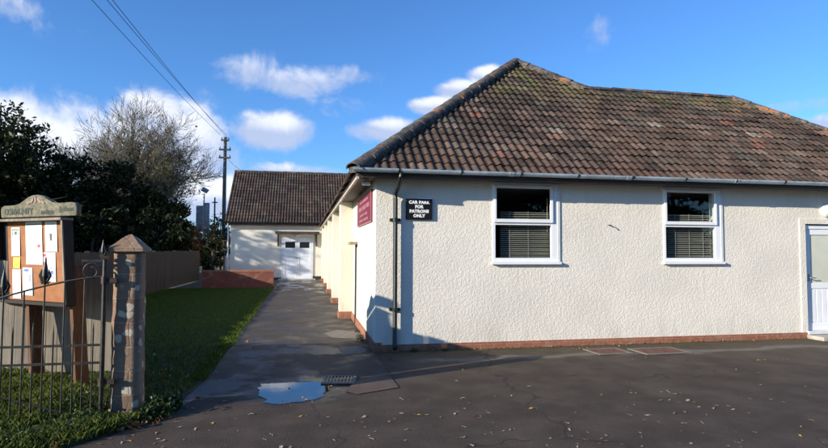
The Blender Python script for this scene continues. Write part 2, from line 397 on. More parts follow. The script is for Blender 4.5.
def sheet(name, poly, z, mat, label=None, kind='structure', parent=None):
    bm = B(); vs = [bm.verts.new((x, y, z)) for x, y in poly]; f = bm.faces.new(vs)
    if f.normal.z < 0: f.normal_flip()
    me = bpy.data.meshes.new(name); bm.to_mesh(me); bm.free()
    o = link(name, me, mat, parent)
    if kind: o['kind'] = kind
    return o
def npmesh(name, V, F, mat, parent=None, tone=None, smooth=False):
    """V (n,3), F (m,k) arrays"""
    V = np.asarray(V, dtype=np.float32); F = np.asarray(F, dtype=np.int32); m, k = F.shape
    me = bpy.data.meshes.new(name); me.vertices.add(len(V)); me.vertices.foreach_set('co', V.ravel())
    me.loops.add(m*k); me.loops.foreach_set('vertex_index', F.ravel())
    me.polygons.add(m); me.polygons.foreach_set('loop_start', np.arange(m, dtype=np.int32)*k)
    me.polygons.foreach_set('loop_total', np.full(m, k, dtype=np.int32))
    me.polygons.foreach_set('use_smooth', [bool(smooth)]*m)
    if tone is not None:
        at = me.attributes.new('tone', 'FLOAT', 'FACE'); at.data.foreach_set('value', np.asarray(tone, dtype=np.float32))
    me.update(calc_edges=True); me.validate()
    return link(name, me, mat, parent)
def text(name, body, size, mat, parent, mtx, depth=.002, bold=0., align='CENTER', spacing=1.):
    cu = bpy.data.curves.new('t', 'FONT'); cu.body = body; cu.size = size; cu.align_x = align; cu.align_y = 'CENTER'
    cu.extrude = depth; cu.offset = bold; cu.space_character = spacing; cu.resolution_u = 3
    o = bpy.data.objects.new('t', cu); COL.objects.link(o)
    bpy.context.view_layer.update()
    me = bpy.data.meshes.new_from_object(o.evaluated_get(bpy.context.evaluated_depsgraph_get()))
    bpy.data.objects.remove(o); bpy.data.curves.remove(cu)
    me.transform(mtx); me.name = name; me.materials.clear()
    return link(name, me, mat, parent)
def frame4(X, Y, Z, O):
    return Matrix(((X[0], Y[0], Z[0], O[0]), (X[1], Y[1], Z[1], O[1]), (X[2], Y[2], Z[2], O[2]), (0, 0, 0, 1)))

# ------------------------------------------------------------------ ground, path, lawn
sheet('ground', [(-2500, -2500), (2500, -2500), (2500, 2500), (-2500, 2500)], -.012, 'earth')
sheet('car_park', [(-2.2, -2.3), (-2.42, -3.0), (-2.75, -3.5), (-3.3, -4.05), (-4.3, -4.7), (-7, -5.6), (-30, -9), (-30, -22), (45, -22), (45, 0.0), (-.0, 0.0), (-.0, -2.3)], 0, 'asphalt')
sheet('path', [(-2.36, -2.9), (-2.2, -2.3), (0.0, -2.3), (0.0, 21.5), (-2.36, 21.5), (-2.40, 12), (-2.32, 2.8), (-2.26, -.5)], -.004, 'asphalt_path')
sheet('lawn', [(-6.6, .2), (-2.27, -1.6), (-2.33, 2.8), (-2.41, 12), (-2.37, 15.0), (-6.6, 15.0)], -.002, 'turf')
sheet('verge', [(-2.27, -1.6), (-2.40, -2.9), (-2.45, -3.0), (-2.77, -3.5), (-3.32, -4.05), (-4.32, -4.7), (-7.02, -5.6), (-30, -9), (-30, .2), (-6.6, .2)], -.001, 'turf')
# puddle, patches, drain
def blob(cx, cy, rx, ry, n=28, jit=.12, seed=0, sq=1.):
    r = random.Random(seed); ph = [r.uniform(0, 6.28) for _ in range(4)]
    out = []
    for k in range(n):
        a = 2*PI*k/n; q = 1+jit*(math.sin(2*a+ph[0])+.6*math.sin(3*a+ph[1])+.4*math.sin(5*a+ph[2])+.3*math.sin(9*a+ph[3]))
        ca, sa = math.cos(a), math.sin(a)
        ca = math.copysign(abs(ca)**sq, ca); sa = math.copysign(abs(sa)**sq, sa)
        out.append((cx+rx*q*ca, cy+ry*q*sa))
    return out
def ragged(poly, amp, sub, seed):
    r = random.Random(seed); out = list(poly)
    for lev in range(sub):
        nx = []
        for a, b in zip(out, out[1:]+out[:1]):
            L = math.hypot(b[0]-a[0], b[1]-a[1]); k = r.gauss(0, amp)*L
            nx += [a, ((a[0]+b[0])/2-(b[1]-a[1])/L*k, (a[1]+b[1])/2+(b[0]-a[0])/L*k)]
        out = nx
    return out
tag(sheet('puddle', ragged([(-1.60, -1.80), (-1.30, -1.79), (-.98, -1.78), (-.80, -1.97), (-.82, -2.3), (-.98, -2.62), (-1.25, -2.70), (-1.50, -2.62), (-1.58, -2.3)], .13, 5, 4), .0035, 'puddle_water', kind=None), kind='structure')
def patch(name, poly, mat, z): tag(sheet(name, ragged(poly, .12, 4, len(poly)*3+int(z*1e4)), z, mat, kind=None), kind='structure')
patch('wet_patch', [(-1.04, .10), (-.92, -.12), (-.62, -.10), (-.60, .12), (-.66, .55), (-.95, .62)], 'patch_dark', -.0005)
patch('wet_patch', [(-1.30, .10), (-1.15, .02), (-1.12, .28), (-1.26, .34)], 'patch_dark', -.0004)
patch('wet_patch', [(-1.42, .75), (-1.16, .62), (-1.14, .86), (-1.34, .98)], 'patch_dark', -.0003)
patch('pale_silt', [(-.58, -.08), (-.20, -.05), (-.10, .3), (-.25, .62), (-.55, .50)], 'silt_rim', -.0006)
patch('pale_silt', [(-.55, 1.5), (-.15, 1.45), (-.10, 2.3), (-.45, 2.5)], 'silt_rim', -.0007)
tag(sheet('tarmac_patch', [(-.62, -2.35), (-.5, -2.50), (.0, -2.28), (-.02, -1.78), (-.16, -1.62), (-.50, -1.95)], .008, 'patch_brown', kind=None), kind='structure')
def drain():
    t = thing('drain_grate', 'square iron drain grate in wet tarmac beside the blue puddle', 'drain', (-.66, -1.80, .005), math.radians(-8))
    bm = B(); s = .20; w = .035
    box(bm, -s, s, -s, -s+w, 0, .012); box(bm, -s, s, s-w, s, 0, .012); box(bm, -s, -s+w, -s+w, s-w, 0, .012); box(bm, s-w, s, -s+w, s-w, 0, .012)
    obj('frame', bm, 'grate_rim', t)
    bm = B(); box(bm, -s+w, s-w, -s+w, s-w, -.001, .001); obj('pit', bm, 'patch_dark', t)
    bm = B()
    for k in range(8):
        x = -s+w+.02+k*.041; box(bm, x-.010, x+.010, -s+w, s-w, .003, .011)
    box(bm, -s+w, s-w, -.010, .010, .001, .0095)
    obj('grate_bars', bm, 'grate_iron', t)
drain()
def manhole(x, y, w, d, rz, label):
    t = thing('manhole_cover', label, 'manhole cover', (x, y, .004), rz, None)
    bm = B(); e = .05
    box(bm, -w, w, -d, -d+e, 0, .010); box(bm, -w, w, d-e, d, 0, .010); box(bm, -w, -w+e, -d+e, d-e, 0, .010); box(bm, w-e, w, -d+e, d-e, 0, .010)
    obj('frame', bm, 'silt_rim', t)
    bm = B(); box(bm, -w+e, w-e, -d+e, d-e, 0, .007)
    for i in range(6):
        for j in range(6):
            u = -w+e+.05+(2*w-2*e-.1)*i/5; v = -d+e+.05+(2*d-2*e-.1)*j/5
            box(bm, u-.02, u+.02, v-.006, v+.006, .0071, .010)
    obj('cover_plate', bm, 'cover_rust', t)
manhole(3.62, -.62, .30, .24, .06, 'rusty manhole cover at the foot of the wall, nearer the drainpipe')
manhole(4.45, -.72, .40, .26, .03, 'rusty manhole cover at the foot of the wall, nearer the white door')

# ------------------------------------------------------------------ roof tile sheets
def tile_sheet(name, O, U, V, Nn, w, l, mat, parent, clips=(), TW=.29, G=.255, seed=1, tone_bias=0.):
    """O eave corner, U along eave, V up slope, Nn normal; clips: (point, normal) keep the side against the normal"""
    r = np.random.default_rng(seed)
    cols = int(w/TW)+1; rows = int(math.ceil(l/G))
    pu = np.array([0, .06, .14, .22, .30, .40, .50, .56, .64, .72, .80, .90, 1.0]); pw = np.array([0.0, .016, .027, .026, .010, -.003, 0.0, .016, .027, .026, .010, -.003, 0.0])
    np_ = len(pu); O, U, V, Nn = (np.array(q, float) for q in (O, U, V, Nn))
    VV = []; FF = []; TT = []; base = 0
    for j in range(rows):
        off = 0 if j % 2 == 0 else TW*.5
        for i in range(-1, cols+1):
            u0 = i*TW+off+r.normal(0, .002); v0 = j*G+r.normal(0, .007); dw = r.normal(0, .004); sk = r.normal(0, .008)
            if r.random() < .02: v0 -= r.uniform(.015, .04)
            t = np.clip(r.beta(2.2, 2.6)+tone_bias, 0, 1)
            if r.random() < .022: t = .95
            if r.random() < .006: t = 1.
            us = u0+pu*TW*1.0
            lo = np.stack([us, np.full(np_, v0)+sk*pu, pw+.030+dw], 1)
            hi = np.stack([us, np.full(np_, v0+G+.03), pw+.004+dw], 1)
            un = np.stack([us, np.full(np_, v0+.004)+sk*pu, pw+.006], 1)
            P = np.concatenate([un, lo, hi])
            VV.append(O+P[:, :1]*U+P[:, 1:2]*V+P[:, 2:]*Nn)
            for k in range(np_-1):
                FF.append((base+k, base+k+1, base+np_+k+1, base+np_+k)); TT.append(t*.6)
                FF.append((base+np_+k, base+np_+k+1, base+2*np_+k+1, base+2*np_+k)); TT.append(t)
            base += 3*np_
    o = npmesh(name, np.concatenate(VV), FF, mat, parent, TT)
    bm = bmesh.new(); bm.from_mesh(o.data)
    for p, n in clips:
        bmesh.ops.bisect_plane(bm, geom=bm.verts[:]+bm.edges[:]+bm.faces[:], plane_co=p, plane_no=n, clear_outer=True)
    bm.to_mesh(o.data); bm.free()
    return o
def cap_run(name, P0, P1, r, mat, parent, seed=1, L=.40, flat=.75):
    """half-round ridge or hip tiles from P0 (low) to P1"""
    rr = random.Random(seed); P0 = Vector(P0); P1 = Vector(P1); d = (P1-P0); n = max(1, round(d.length/L)); t = d.normalized()
    a = t.cross(Vector((0, 0, 1))).normalized(); b = a.cross(t)
    bm = B(); S = 9
    for k in range(n):
        s0 = P0+d*(k/n)-t*.03; s1 = P0+d*((k+1)/n)+t*.012
        r0 = r*(1.10+rr.uniform(-.03, .03)); r1 = r*(.96+rr.uniform(-.02, .02)); dz = rr.uniform(-.006, .006); sx = rr.uniform(-.006, .006)
        rings = []
        for s, q in ((s0, r0), (s1, r1)):
            for qq in ((q, q-.02) if s is s0 else (q,)):
                rings.append([bm.verts.new(s+a*(math.cos(PI*i/S)*qq*1.05+sx)+b*(math.sin(PI*i/S)*qq*flat+dz-.02)) for i in range(S+1)])
        lo, inn, hi = rings
        for i in range(S):
            bm.faces.new((lo[i], lo[i+1], hi[i+1], hi[i])); bm.faces.new((inn[i], inn[i+1], lo[i+1], lo[i]))
    # mortar bed below the caps
    prism(bm, [(-r*.98, -.09), (r*.98, -.09), (r*.9, .0), (-r*.9, .0)], lambda u, v, w: P0+t*w+a*u+b*v, 0, d.length)
    o = obj(name, bm, mat, parent)
    return o

# ------------------------------------------------------------------ the hall (front building)
hall = thing('village_hall', 'cream roughcast single storey hall with hipped brown tiled roof', 'building')
OV = .33; HZ = 2.83; T38 = .79; CA = 1/math.hypot(1, T38); SA = T38*CA
LX = 12.05; YB = 21.2; WX = 8.07                                     # front wing right end, wing far end, eave-to-eave span is 2*4.2
A_, B_ = 4.2, 3.0
def wall_holes(name, x0, x1, z0, z1, holes, mat, parent, depth=.27):
    bm = B()
    xs = sorted({x0, x1, *[h[0] for h in holes], *[h[1] for h in holes]}); zs = sorted({z0, z1, *[h[2] for h in holes], *[h[3] for h in holes]})
    def inh(x, z): return any(h[0] < x < h[1] and h[2] < z < h[3] for h in holes)
    for y, fl in ((0, 1), (depth, -1)):
        for a, b in zip(xs, xs[1:]):
            for c, d in zip(zs, zs[1:]):
                if not inh((a+b)/2, (c+d)/2):
                    q = [(a, y, c), (b, y, c), (b, y, d), (a, y, d)]
                    bm.faces.new([bm.verts.new(p) for p in (q if fl > 0 else q[::-1])])
    for h in holes:
        a, b, c, d = h
        for q in (((a, 0, c), (a, depth, c), (a, depth, d), (a, 0, d)), ((b, 0, c), (b, 0, d), (b, depth, d), (b, depth, c)),
                  ((a, 0, d), (a, depth, d), (b, depth, d), (b, 0, d)), ((a, 0, c), (b, 0, c), (b, depth, c), (a, depth, c))):
            bm.faces.new([bm.verts.new(p) for p in q])
    for x in (x0, x1):
        bm.faces.new([bm.verts.new(p) for p in ((x, 0, z0), (x, depth, z0), (x, depth, z1), (x, 0, z1))])
    bmesh.ops.remove_doubles(bm, verts=bm.verts, dist=1e-4)
    me = bpy.data.meshes.new(name); bm.to_mesh(me); bm.free()
    return link(name, me, mat, parent)
W1 = (1.93, 3.07, 1.405, 2.68); W2 = (5.07, 6.21, 1.405, 2.68); DR = (8.01, 8.93, .10, 2.10)
front = wall_holes('wall', 0, 11.4, .105, 2.735, [W1, W2, DR], 'roughcast', hall)
bm = B(); box(bm, .0, .27, .27, YB, .14, 2.735); obj('wall', bm, 'smooth_cream', hall)
bm = B(); box(bm, 11.13, 11.4, .27, 5.1, 0, 2.66); box(bm, 7.75, 11.13, 4.83, 5.1, 0, 2.66); box(bm, 7.48, 7.75, 4.83, YB, 0, 2.66); box(bm, .27, 7.48, YB-.27, YB, 0, 2.66)
obj('wall', bm, 'smooth_cream', hall)
bm = B(); box(bm, .27, 11.13, 2.9, 3.0, .02, 2.64); box(bm, .3, 11.1, .3, 2.9, .0, .02); box(bm, .27, 11.13, .272, 3.0, 2.65, 2.70); obj('interior', bm, 'interior', hall)
# brick plinth, split round the door
bm = B(); box(bm, .03, 8.01, -.022, .10, -.02, .105); obj('plinth', bm, 'brick_red', hall, bevel=.004)
bm = B(); box(bm, 8.93, 11.42, -.022, .10, -.02, .105); obj('plinth', bm, 'brick_red', hall, bevel=.004)
bm = B(); box(bm, -.022, .10, -.020, YB, -.02, .14); obj('plinth', bm, 'brick_red', hall, bevel=.004)
# piers along the side
for k, y in enumerate((4.35, 8.05, 11.75, 15.45, 19.15)):
    bm = B(); box(bm, -.30, .001, y, y+.34, .14, 2.724); p = obj('buttress', bm, 'smooth_cream', hall, bevel=.012)
    bm = B(); box(bm, -.318, -.0225, y-.018, y+.358, -.02, .142); obj('brick_base', bm, 'brick_red', p, bevel=.004)
# soffits, fascia
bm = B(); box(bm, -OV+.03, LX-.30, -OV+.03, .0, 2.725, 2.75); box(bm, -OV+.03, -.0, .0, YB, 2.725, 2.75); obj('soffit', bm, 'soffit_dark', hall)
bm = B(); box(bm, -OV-.0, LX-.28, -OV, -OV+.028, 2.705, 2.82); obj('fascia', bm, 'fascia_brown', hall, bevel=.003)
bm = B(); box(bm, -OV-.002, -OV+.026, -OV+.029, YB, 2.705, 2.80); f = obj('fascia', bm, 'fascia_brown', hall, bevel=.003)
bm = B(); box(bm, -OV-.012, -OV+.028, -OV-.01, YB, 2.665, 2.7045); obj('edge_strip', bm, 'eave_strip', f)
# roof
rf = bpy.data.objects.new('roof', None); COL.objects.link(rf); rf.parent = hall
def P3(x, y): return (x, y, 0)
# front plane: eave along x at y=-OV, rises with +y ; left part bounded by two hips
O = (-OV-.04, -OV-.05, HZ-.05*T38); L1 = A_/CA+.1
xm = -OV+2*A_-B_                                                     # where the right hip of the tall part meets the low ridge
tile_sheet('roof_slope', O, (1, 0, 0), (0, CA, SA), (0, -SA, CA), 7, L1, 'roof_tile', rf,
           [((-OV, -OV, 0), (-1, 1, 0)), ((-OV+2*A_, -OV, 0), (1, 1, 0)), ((xm, 0, 0), (1, 0, 0))], seed=2)
tile_sheet('roof_slope', (O[0]+.29*18, O[1], O[2]), (1, 0, 0), (0, CA, SA), (0, -SA, CA), LX-O[0]-.29*18, B_/CA+.06, 'roof_tile', rf,
           [((xm, 0, 0), (-1, 0, 0)), ((LX-.2, -OV, 0), (1, 1, 0)), ((0, -OV+B_+.02, 0), (0, 1, 0))], seed=3)
# left plane of the long wing
tile_sheet('roof_slope', (-OV-.06, -OV-.04, HZ-.06*T38), (0, 1, 0), (CA, 0, SA), (-SA, 0, CA), YB+OV, A_/CA+.08, 'roof_tile', rf,
           [((-OV, -OV, 0), (1, -1, 0)), ((-OV+A_, 0, 0), (1, 0, 0)), ((0, YB+.1, 0), (0, 1, 0))], seed=4)
# hidden planes, simple
bm = B()
zr = HZ+A_*T38; zl = HZ+B_*T38; xr = -OV+A_
def face(*ps): bm.faces.new([bm.verts.new(p) for p in ps])
xe = -OV+2*A_; ye = -OV+2*B_
face((xr, -OV+A_, zr), (xe, ye, HZ+.0), (xe, YB+.1, HZ), (xr, YB+.1, zr))
face((xr, -OV+A_, zr), (xm, -OV+B_, zl), (xe, ye, HZ))
face((xm, -OV+B_, zl), (LX-.2-B_, -OV+B_, zl), (LX-.2, ye, HZ), (xe, ye, HZ))
face((LX-.2-B_, -OV+B_, zl), (LX-.2, -OV, HZ), (LX-.2, ye, HZ))
face((-OV, YB+.1, HZ), (xr, YB+.1, zr), (xe, YB+.1, HZ))
obj('roof_slope', bm, 'roof_tile', rf)
# under-tile deck so no light leaks at the eaves
bm = B()
face((-OV, -OV, HZ-.03), (LX-.3, -OV, HZ-.03), (LX-.2-B_, -OV+B_, zl-.04), (xm, -OV+B_, zl-.04), (xr, -OV+A_, zr-.04))
face((-OV, -OV, HZ-.03), (xr, -OV+A_, zr-.04), (xr, YB, zr-.04), (-OV, YB, HZ-.03))
obj('roof_deck', bm, 'fascia_brown', rf)
cap_run('hip_tiles', (-OV-.05, -OV-.05, HZ+.01), (xr, -OV+A_, zr+.05), .125, 'ridge_tile', rf, 1)
cap_run('hip_tiles', (xm, -OV+B_, zl+.04), (xr, -OV+A_, zr+.05), .115, 'ridge_tile', rf, 2)
cap_run('ridge_tiles', (xm-.1, -OV+B_, zl+.035), (LX-.2-B_, -OV+B_, zl+.035), .105, 'ridge_tile', rf, 3)
cap_run('hip_tiles', (LX-.2, -OV, HZ+.03), (LX-.2-B_, -OV+B_, zl+.04), .11, 'ridge_tile', rf, 4)
cap_run('ridge_tiles', (xr, YB+.1, zr+.035), (xr, -OV+A_, zr+.035), .11, 'ridge_tile', rf, 5)
# gutter
def gutter(bm, p0, p1, r, inner=.006):
    p0, p1 = Vector(p0), Vector(p1); t = (p1-p0).normalized(); a = t.cross(Vector((0, 0, 1))).normalized()
    S = 8; rows = []
    for s in (p0, p1):
        rows.append([bm.verts.new(s+a*math.cos(PI+PI*i/S)*r+Vector((0, 0, math.sin(PI+PI*i/S)*r))) for i in range(S+1)] +
                    [bm.verts.new(s+a*math.cos(-PI*i/S)*(r-inner)+Vector((0, 0, math.sin(-PI*i/S)*(r-inner)))) for i in range(S+1)])
    n = len(rows[0])
    for k in range(n): bm.faces.new((rows[0][k], rows[0][(k+1) % n], rows[1][(k+1) % n], rows[1][k]))
    bm.faces.new(rows[0][:S+1]); bm.faces.new(rows[1][:S+1][::-1])
bm = B(); gx = [-.40, 2.1, 4.15, 6.2, 8.25, 10.3, LX-.2]
for a, b in zip(gx, gx[1:]): gutter(bm, (a, -OV-.072, 2.825), (b, -OV-.072, 2.825), .060)
g = obj('gutter', bm, 'gutter_grey', hall)
for x in gx[1:-1]:
    bm = B(); gutter(bm, (x-.04, -OV-.072, 2.826), (x+.04, -OV-.072, 2.826), .066); obj('joint', bm, 'gutter_grey', g)
for k in range(12):
    bm = B(); x = .3+k*.98; gutter(bm, (x-.012, -OV-.072, 2.824), (x+.012, -OV-.072, 2.824), .067); obj('bracket', bm, 'pipe_dark', g)
bm = B(); PX = .30
tube(bm, [(PX+.03, -OV-.072, 2.77), (PX+.03, -OV-.072, 2.70), (PX+.02, -.24, 2.58), (PX, -.085, 2.48), (PX, -.078, 2.40), (PX, -.078, .10), (PX, -.10, .04)], .036, 12)
dp = obj('drainpipe', bm, 'pipe_dark', hall, True)
for z in (2.07, .66):
    bm = B(); tube(bm, [(PX, -.078, z-.028), (PX, -.078, z+.028)], .043, 12); box(bm, PX-.085, PX+.085, -.05, 0, z-.022, z+.022); obj('pipe_clip', bm, 'pipe_dark', dp)

# windows
def window(R, seed):
    x0, x1, z0, z1 = R; w = bpy.data.objects.new('window', None); COL.objects.link(w); w.parent = hall
    w.location = (x0, 0, z0); W_, H_ = x1-x0, z1-z0; t = .062; yf = .0; rr = random.Random(seed)
    zt = .635; tr = .105; tb = .062; tl = .048                          # transom height, frame widths
    bm = B()
    box(bm, 0, tl, -.012, .06, 0, H_); box(bm, W_-tr, W_, -.012, .06, 0, H_); box(bm, tl, W_-tr, -.011, .06, H_-.038, H_)
    box(bm, tl, W_-tr, -.011, .06, 0, tb); box(bm, tl, W_-tr, -.011, .06, zt-.028, zt+.028)
    obj('frame', bm, 'upvc', w, bevel=.003)
    # proud, top hung sash
    a0, a1, c0, c1 = .014, W_-.080, zt+.012, H_-.012; s = .048
    bm = B(); box(bm, a0, a0+s, -.038, -.0125, c0, c1); box(bm, a1-s, a1, -.038, -.0125, c0, c1); box(bm, a0+s, a1-s, -.037, -.0125, c1-s, c1); box(bm, a0+s, a1-s, -.037, -.0125, c0, c0+s+.01)
    sa = obj('sash', bm, 'upvc', w, bevel=.004)
    bm = B(); box(bm, a0+s-.004, a1-s+.004, -.028, -.022, c0+s-.004, c1-s+.004); obj('pane', bm, 'window_glass', sa)
    bm = B(); box(bm, tl-.004, W_-tr+.004, .02, .026, tb-.004, zt-.024); obj('pane', bm, 'window_glass', w)
    bm = B(); box(bm, -.03, W_+.05, -.065, -.0125, -.045, -.002); box(bm, -.0, W_+.02, -.0124, .02, -.045, -.001); obj('sill', bm, 'upvc', w, bevel=.003)
    # raised render band round the opening
    bm = B(); box(bm, -.025, W_+.13, -.018, .0, H_+.0, H_+.035); box(bm, W_+.001, W_+.05, -.018, .0, .0, H_-.001); obj('surround', bm, 'upvc_old', w, bevel=.003)
    # venetian blind inside, hanging a little askew
    bm = B(); top = H_-.45; n = 26
    for k in range(n):
        z = top-k*.034
        if z < .07: break
        m = Matrix.Translation((0, .10, z)) @ Matrix.Rotation(math.radians(28+rr.uniform(-5, 5)), 4, 'X') @ Matrix.Rotation(rr.uniform(-.004, .004), 4, 'Y')
        box(bm, .15 if seed == 2 else .17, W_-.10, -.0125, .0125, -.0012, .0012, m)
    bl = obj('blind', bm, 'blind', w)
    for xx in ((.33, .66) if seed == 1 else (.30, .58, .86)):
        bm = B(); box(bm, xx-.004, xx+.004, .084, .087, .06, top+.02); obj('ladder_tape', bm, 'blind', bl)
    bm = B(); tube(bm, [(W_-.14, .075, H_-.2), (W_-.142, .075, .5)], .004, 6); obj('cord', bm, 'blind', bl)
    return w
window(W1, 1); window(W2, 2)
# door, partly seen at the right of the photograph
d = bpy.data.objects.new('door', None); COL.objects.link(d); d.parent = hall; d.location = (DR[0], 0, DR[2]); DW, DH = DR[1]-DR[0], DR[3]-DR[2]
bm = B(); box(bm, 0, .05, .03, .10, 0, DH); box(bm, DW-.05, DW, .03, .10, 0, DH); box(bm, .05, DW-.05, .03, .10, DH-.09, DH-.02); obj('frame', bm, 'upvc', d, bevel=.003)
bm = B(); box(bm, .052, .15, .045, .095, .03, DH-.092); box(bm, DW-.15, DW-.052, .045, .095, .03, DH-.092); box(bm, .15, DW-.15, .045, .095, DH-.20, DH-.092); box(bm, .15, DW-.15, .045, .095, .80, .90); box(bm, .15, DW-.15, .045, .095, .03, .16)
lf = obj('leaf', bm, 'upvc', d, bevel=.004)
bm = B(); box(bm, .15, DW-.15, .06, .08, .16, .80)
for k in range(5): box(bm, .155+k*.12, .162+k*.12+.09, .052, .0599, .18, .78)
obj('lower_panel', bm, 'upvc', lf)
bm = B(); box(bm, .15, DW-.15, .062, .070, .90, DH-.20); obj('pane', bm, 'frosted_glass', lf)
bm = B(); tube(bm, [(.10, .045, 1.0), (.10, .005, 1.0), (.10, -.005, 1.0), (.21, -.005, 1.0)], .010, 8); box(bm, .085, .115, .036, .0449, .93, 1.07); obj('handle', bm, 'steel_grey', lf)
bm = B(); box(bm, -.05, DW+.3, -.36, -.0225, -.01, .065); obj('doorstep', bm, 'step_concrete', d, bevel=.01); d.children[-1].location.z = -.1 if False else 0
for c in d.children:
    if c.name.startswith('doorstep'): c.location.z = -DR[2]
bm = B(); box(bm, -.02, DW+.02, -.05, .12, -.03, .028); obj('threshold', bm, 'upvc_old', d, bevel=.004)
bm = B(); box(bm, -.13, -.0, -.016, .0, -.0, DH+.10); box(bm, -.0, DW+.13, -.016, .0, DH, DH+.10); box(bm, DW+.0, DW+.13, -.016, .0, 0, DH); obj('surround', bm, 'roughcast', d, bevel=.003)
# side wall fittings belonging to the building
bm = B(); tube(bm, [(-.025, 3.25, .02), (-.022, 3.25, 1.70)], .018, 8); obj('conduit', bm, 'pipe_dark', hall)
bm = B(); box(bm, -.17, .0, 3.05, 3.50, 1.70, 1.76); obj('timber_ledge', bm, 'wood_ledge', hall, bevel=.006)

bm = B(); tube(bm, [(4.02, -.002, 2.03), (4.035, -.05, 2.03), (4.075, -.055, 2.0), (4.07, -.05, 1.985)], .008, 6); obj('wall_hook', bm, 'iron_rusty', hall)
# fittings that hang on the hall: things of their own
t = thing('bulkhead_lamp', 'round white bulkhead lamp on the wall above the white door', 'wall lamp', (8.50, 0, 2.36))
bm = B(); tube(bm, [(0, 0, 0), (0, -.04, 0)], .135, 24); obj('lamp_base', bm, 'upvc', t, True)
bm = B(); bmesh.ops.create_uvsphere(bm, u_segments=20, v_segments=12, radius=.118, matrix=Matrix.Translation((0, -.04, 0)) @ Matrix.Diagonal((1, .55, 1, 1))); obj('lamp_cover', bm, 'lamp_glass', t, True)
t = thing('security_lamp', 'small white security lamp under the eaves above the maroon sign', 'security lamp', (-.14, .10, 2.725))
bm = B(); tube(bm, [(0, 0, 0), (0, 0, -.035)], .035, 12); obj('bracket', bm, 'upvc_old', t)
bm = B(); box(bm, -.075, .055, -.09, .05, -.095, -.035, Matrix.Rotation(.25, 4, 'X')); obj('housing', bm, 'upvc', t, bevel=.01)
t = thing('car_park_sign', 'small black sign with white lettering beside the drainpipe', 'sign', (.69, 0, 2.245))
bm = B(); box(bm, -.215, .215, -.040, -.006, -.165, .165); obj('sign_board', bm, 'sign_black', t, bevel=.004)
bm = B(); box(bm, -.03, .20, -.036, -.007, .1655, .178); obj('top_trim', bm, 'letter_white', t)
mt = lambda z: frame4((1, 0, 0), (0, 0, 1), (0, -1, 0), (0, -.0415, z))
for s, z in (('CAR PARK', .108), ('FOR', .036), ('PATRONS', -.036), ('ONLY', -.108)):
    text('lettering', s, .066, 'letter_white', t, mt(z), .001, .004, spacing=1.10)
t = thing('hall_sign', 'maroon painted sign on the cream side wall near the corner', 'sign', (0, 0, 0))
bm = B(); box(bm, -.030, -.001, .42, 2.82, 2.06, 2.60); obj('sign_board', bm, 'maroon', t)
bm = B(); box(bm, -.036, -.0305, .42, 2.82, 2.575, 2.602); box(bm, -.036, -.0305, .42, .45, 2.06, 2.5745); box(bm, -.036, -.0305, 2.79, 2.82, 2.06, 2.5745); box(bm, -.036, -.0305, .4505, 2.7895, 2.06, 2.075); obj('sign_edge', bm, 'maroon_pale', t)
bm = B()
for (z, h, segs) in ((2.50, .05, ((.9, 2.3),)), (2.38, .09, ((.7, 1.2), (1.3, 1.9), (2.0, 2.55))), (2.25, .05, ((1.0, 1.5), (1.6, 2.3)))
                     , (2.15, .05, ((.9, 1.6), (1.7, 2.4)))):
    for a, b in segs:
        y = a; r = random.Random(int(z*100+a*10))
        while y < b:
            w = r.uniform(.03, .06); box(bm, -.0315, -.0301, y, y+w, z-h/2+r.uniform(0, .01), z+h/2-r.uniform(0, .01)); y += w+.022
obj('lettering', bm, 'maroon_pale', t)

# ------------------------------------------------------------------ back building
YK = 21.5
back = thing('back_hall', 'far cream building with plain dark tiled gable roof and white double doors', 'building', (0, 0, 0))
bm = B(); box(bm, -4.95, 9, YK, YK+.2, .0, 2.95); box(bm, -4.95, -4.75, YK+.2, YK+7, .0, 2.95); box(bm, -4.75, 9, YK+6.8, YK+7, 0, 2.95); obj('wall', bm, 'roughcast', back)
bm = B(); prism(bm, [(YK, 2.95), (YK+7, 2.95), (YK+3.5, 6.05)], lambda u, v, d: Vector((d, u, v)), -4.95, -4.78); obj('gable_wall', bm, 'roughcast', back)
bm = B(); box(bm, -5.0, -2.34, YK-.03, YK-.001, -.02, .10); obj('plinth', bm, 'fascia_brown', back)
bm = B(); box(bm, -.74, 0, YK-.03, YK-.001, -.02, .16); obj('plinth', bm, 'fascia_brown', back)
zk, zr2 = 2.98, 6.15; sl_ = math.hypot(3.75, zr2-zk); cb, sb = 3.75/sl_, (zr2-zk)/sl_
brf = bpy.data.objects.new('roof', None); COL.objects.link(brf); brf.parent = back
tile_sheet('roof_slope', (-5.22, YK-.27, zk), (1, 0, 0), (0, cb, sb), (0, -sb, cb), 9.5, sl_, 'roof_tile_back', brf, [((-5.2, 0, 0), (-1, 0, 0)), ((0, YK+3.5, 0), (0, 1, 0))], TW=.30, G=.29, seed=11)
bm = B(); face((-5.2, YK+3.5, zr2), (4.4, YK+3.5, zr2), (4.4, YK+7.3, zk), (-5.2, YK+7.3, zk)); face((-5.19, YK-.2, zk-.02), (4.4, YK-.2, zk-.02), (4.4, YK+3.5, zr2-.03), (-5.19, YK+3.5, zr2-.03)); obj('roof_slope', bm, 'roof_tile_back', brf)
cap_run('ridge_tiles', (-5.2, YK+3.5, zr2+.02), (4.4, YK+3.5, zr2+.02), .11, 'ridge_tile', brf, 8)
bm = B()
prism(bm, [(YK-.27, zk-.14), (YK+3.5, zr2-.14), (YK+3.5, zr2+.03), (YK-.27, zk+.03)], lambda u, v, d: Vector((d, u, v)), -5.225, -5.19)
box(bm, -5.19, 4.4, YK-.25, YK-.22, zk-.16, zk+.01); obj('fascia', bm, 'fascia_brown', back)
bm = B(); box(bm, -5.19, 4.4, YK-.22, YK-.001, zk-.15, zk-.12); obj('soffit', bm, 'eave_strip', back)
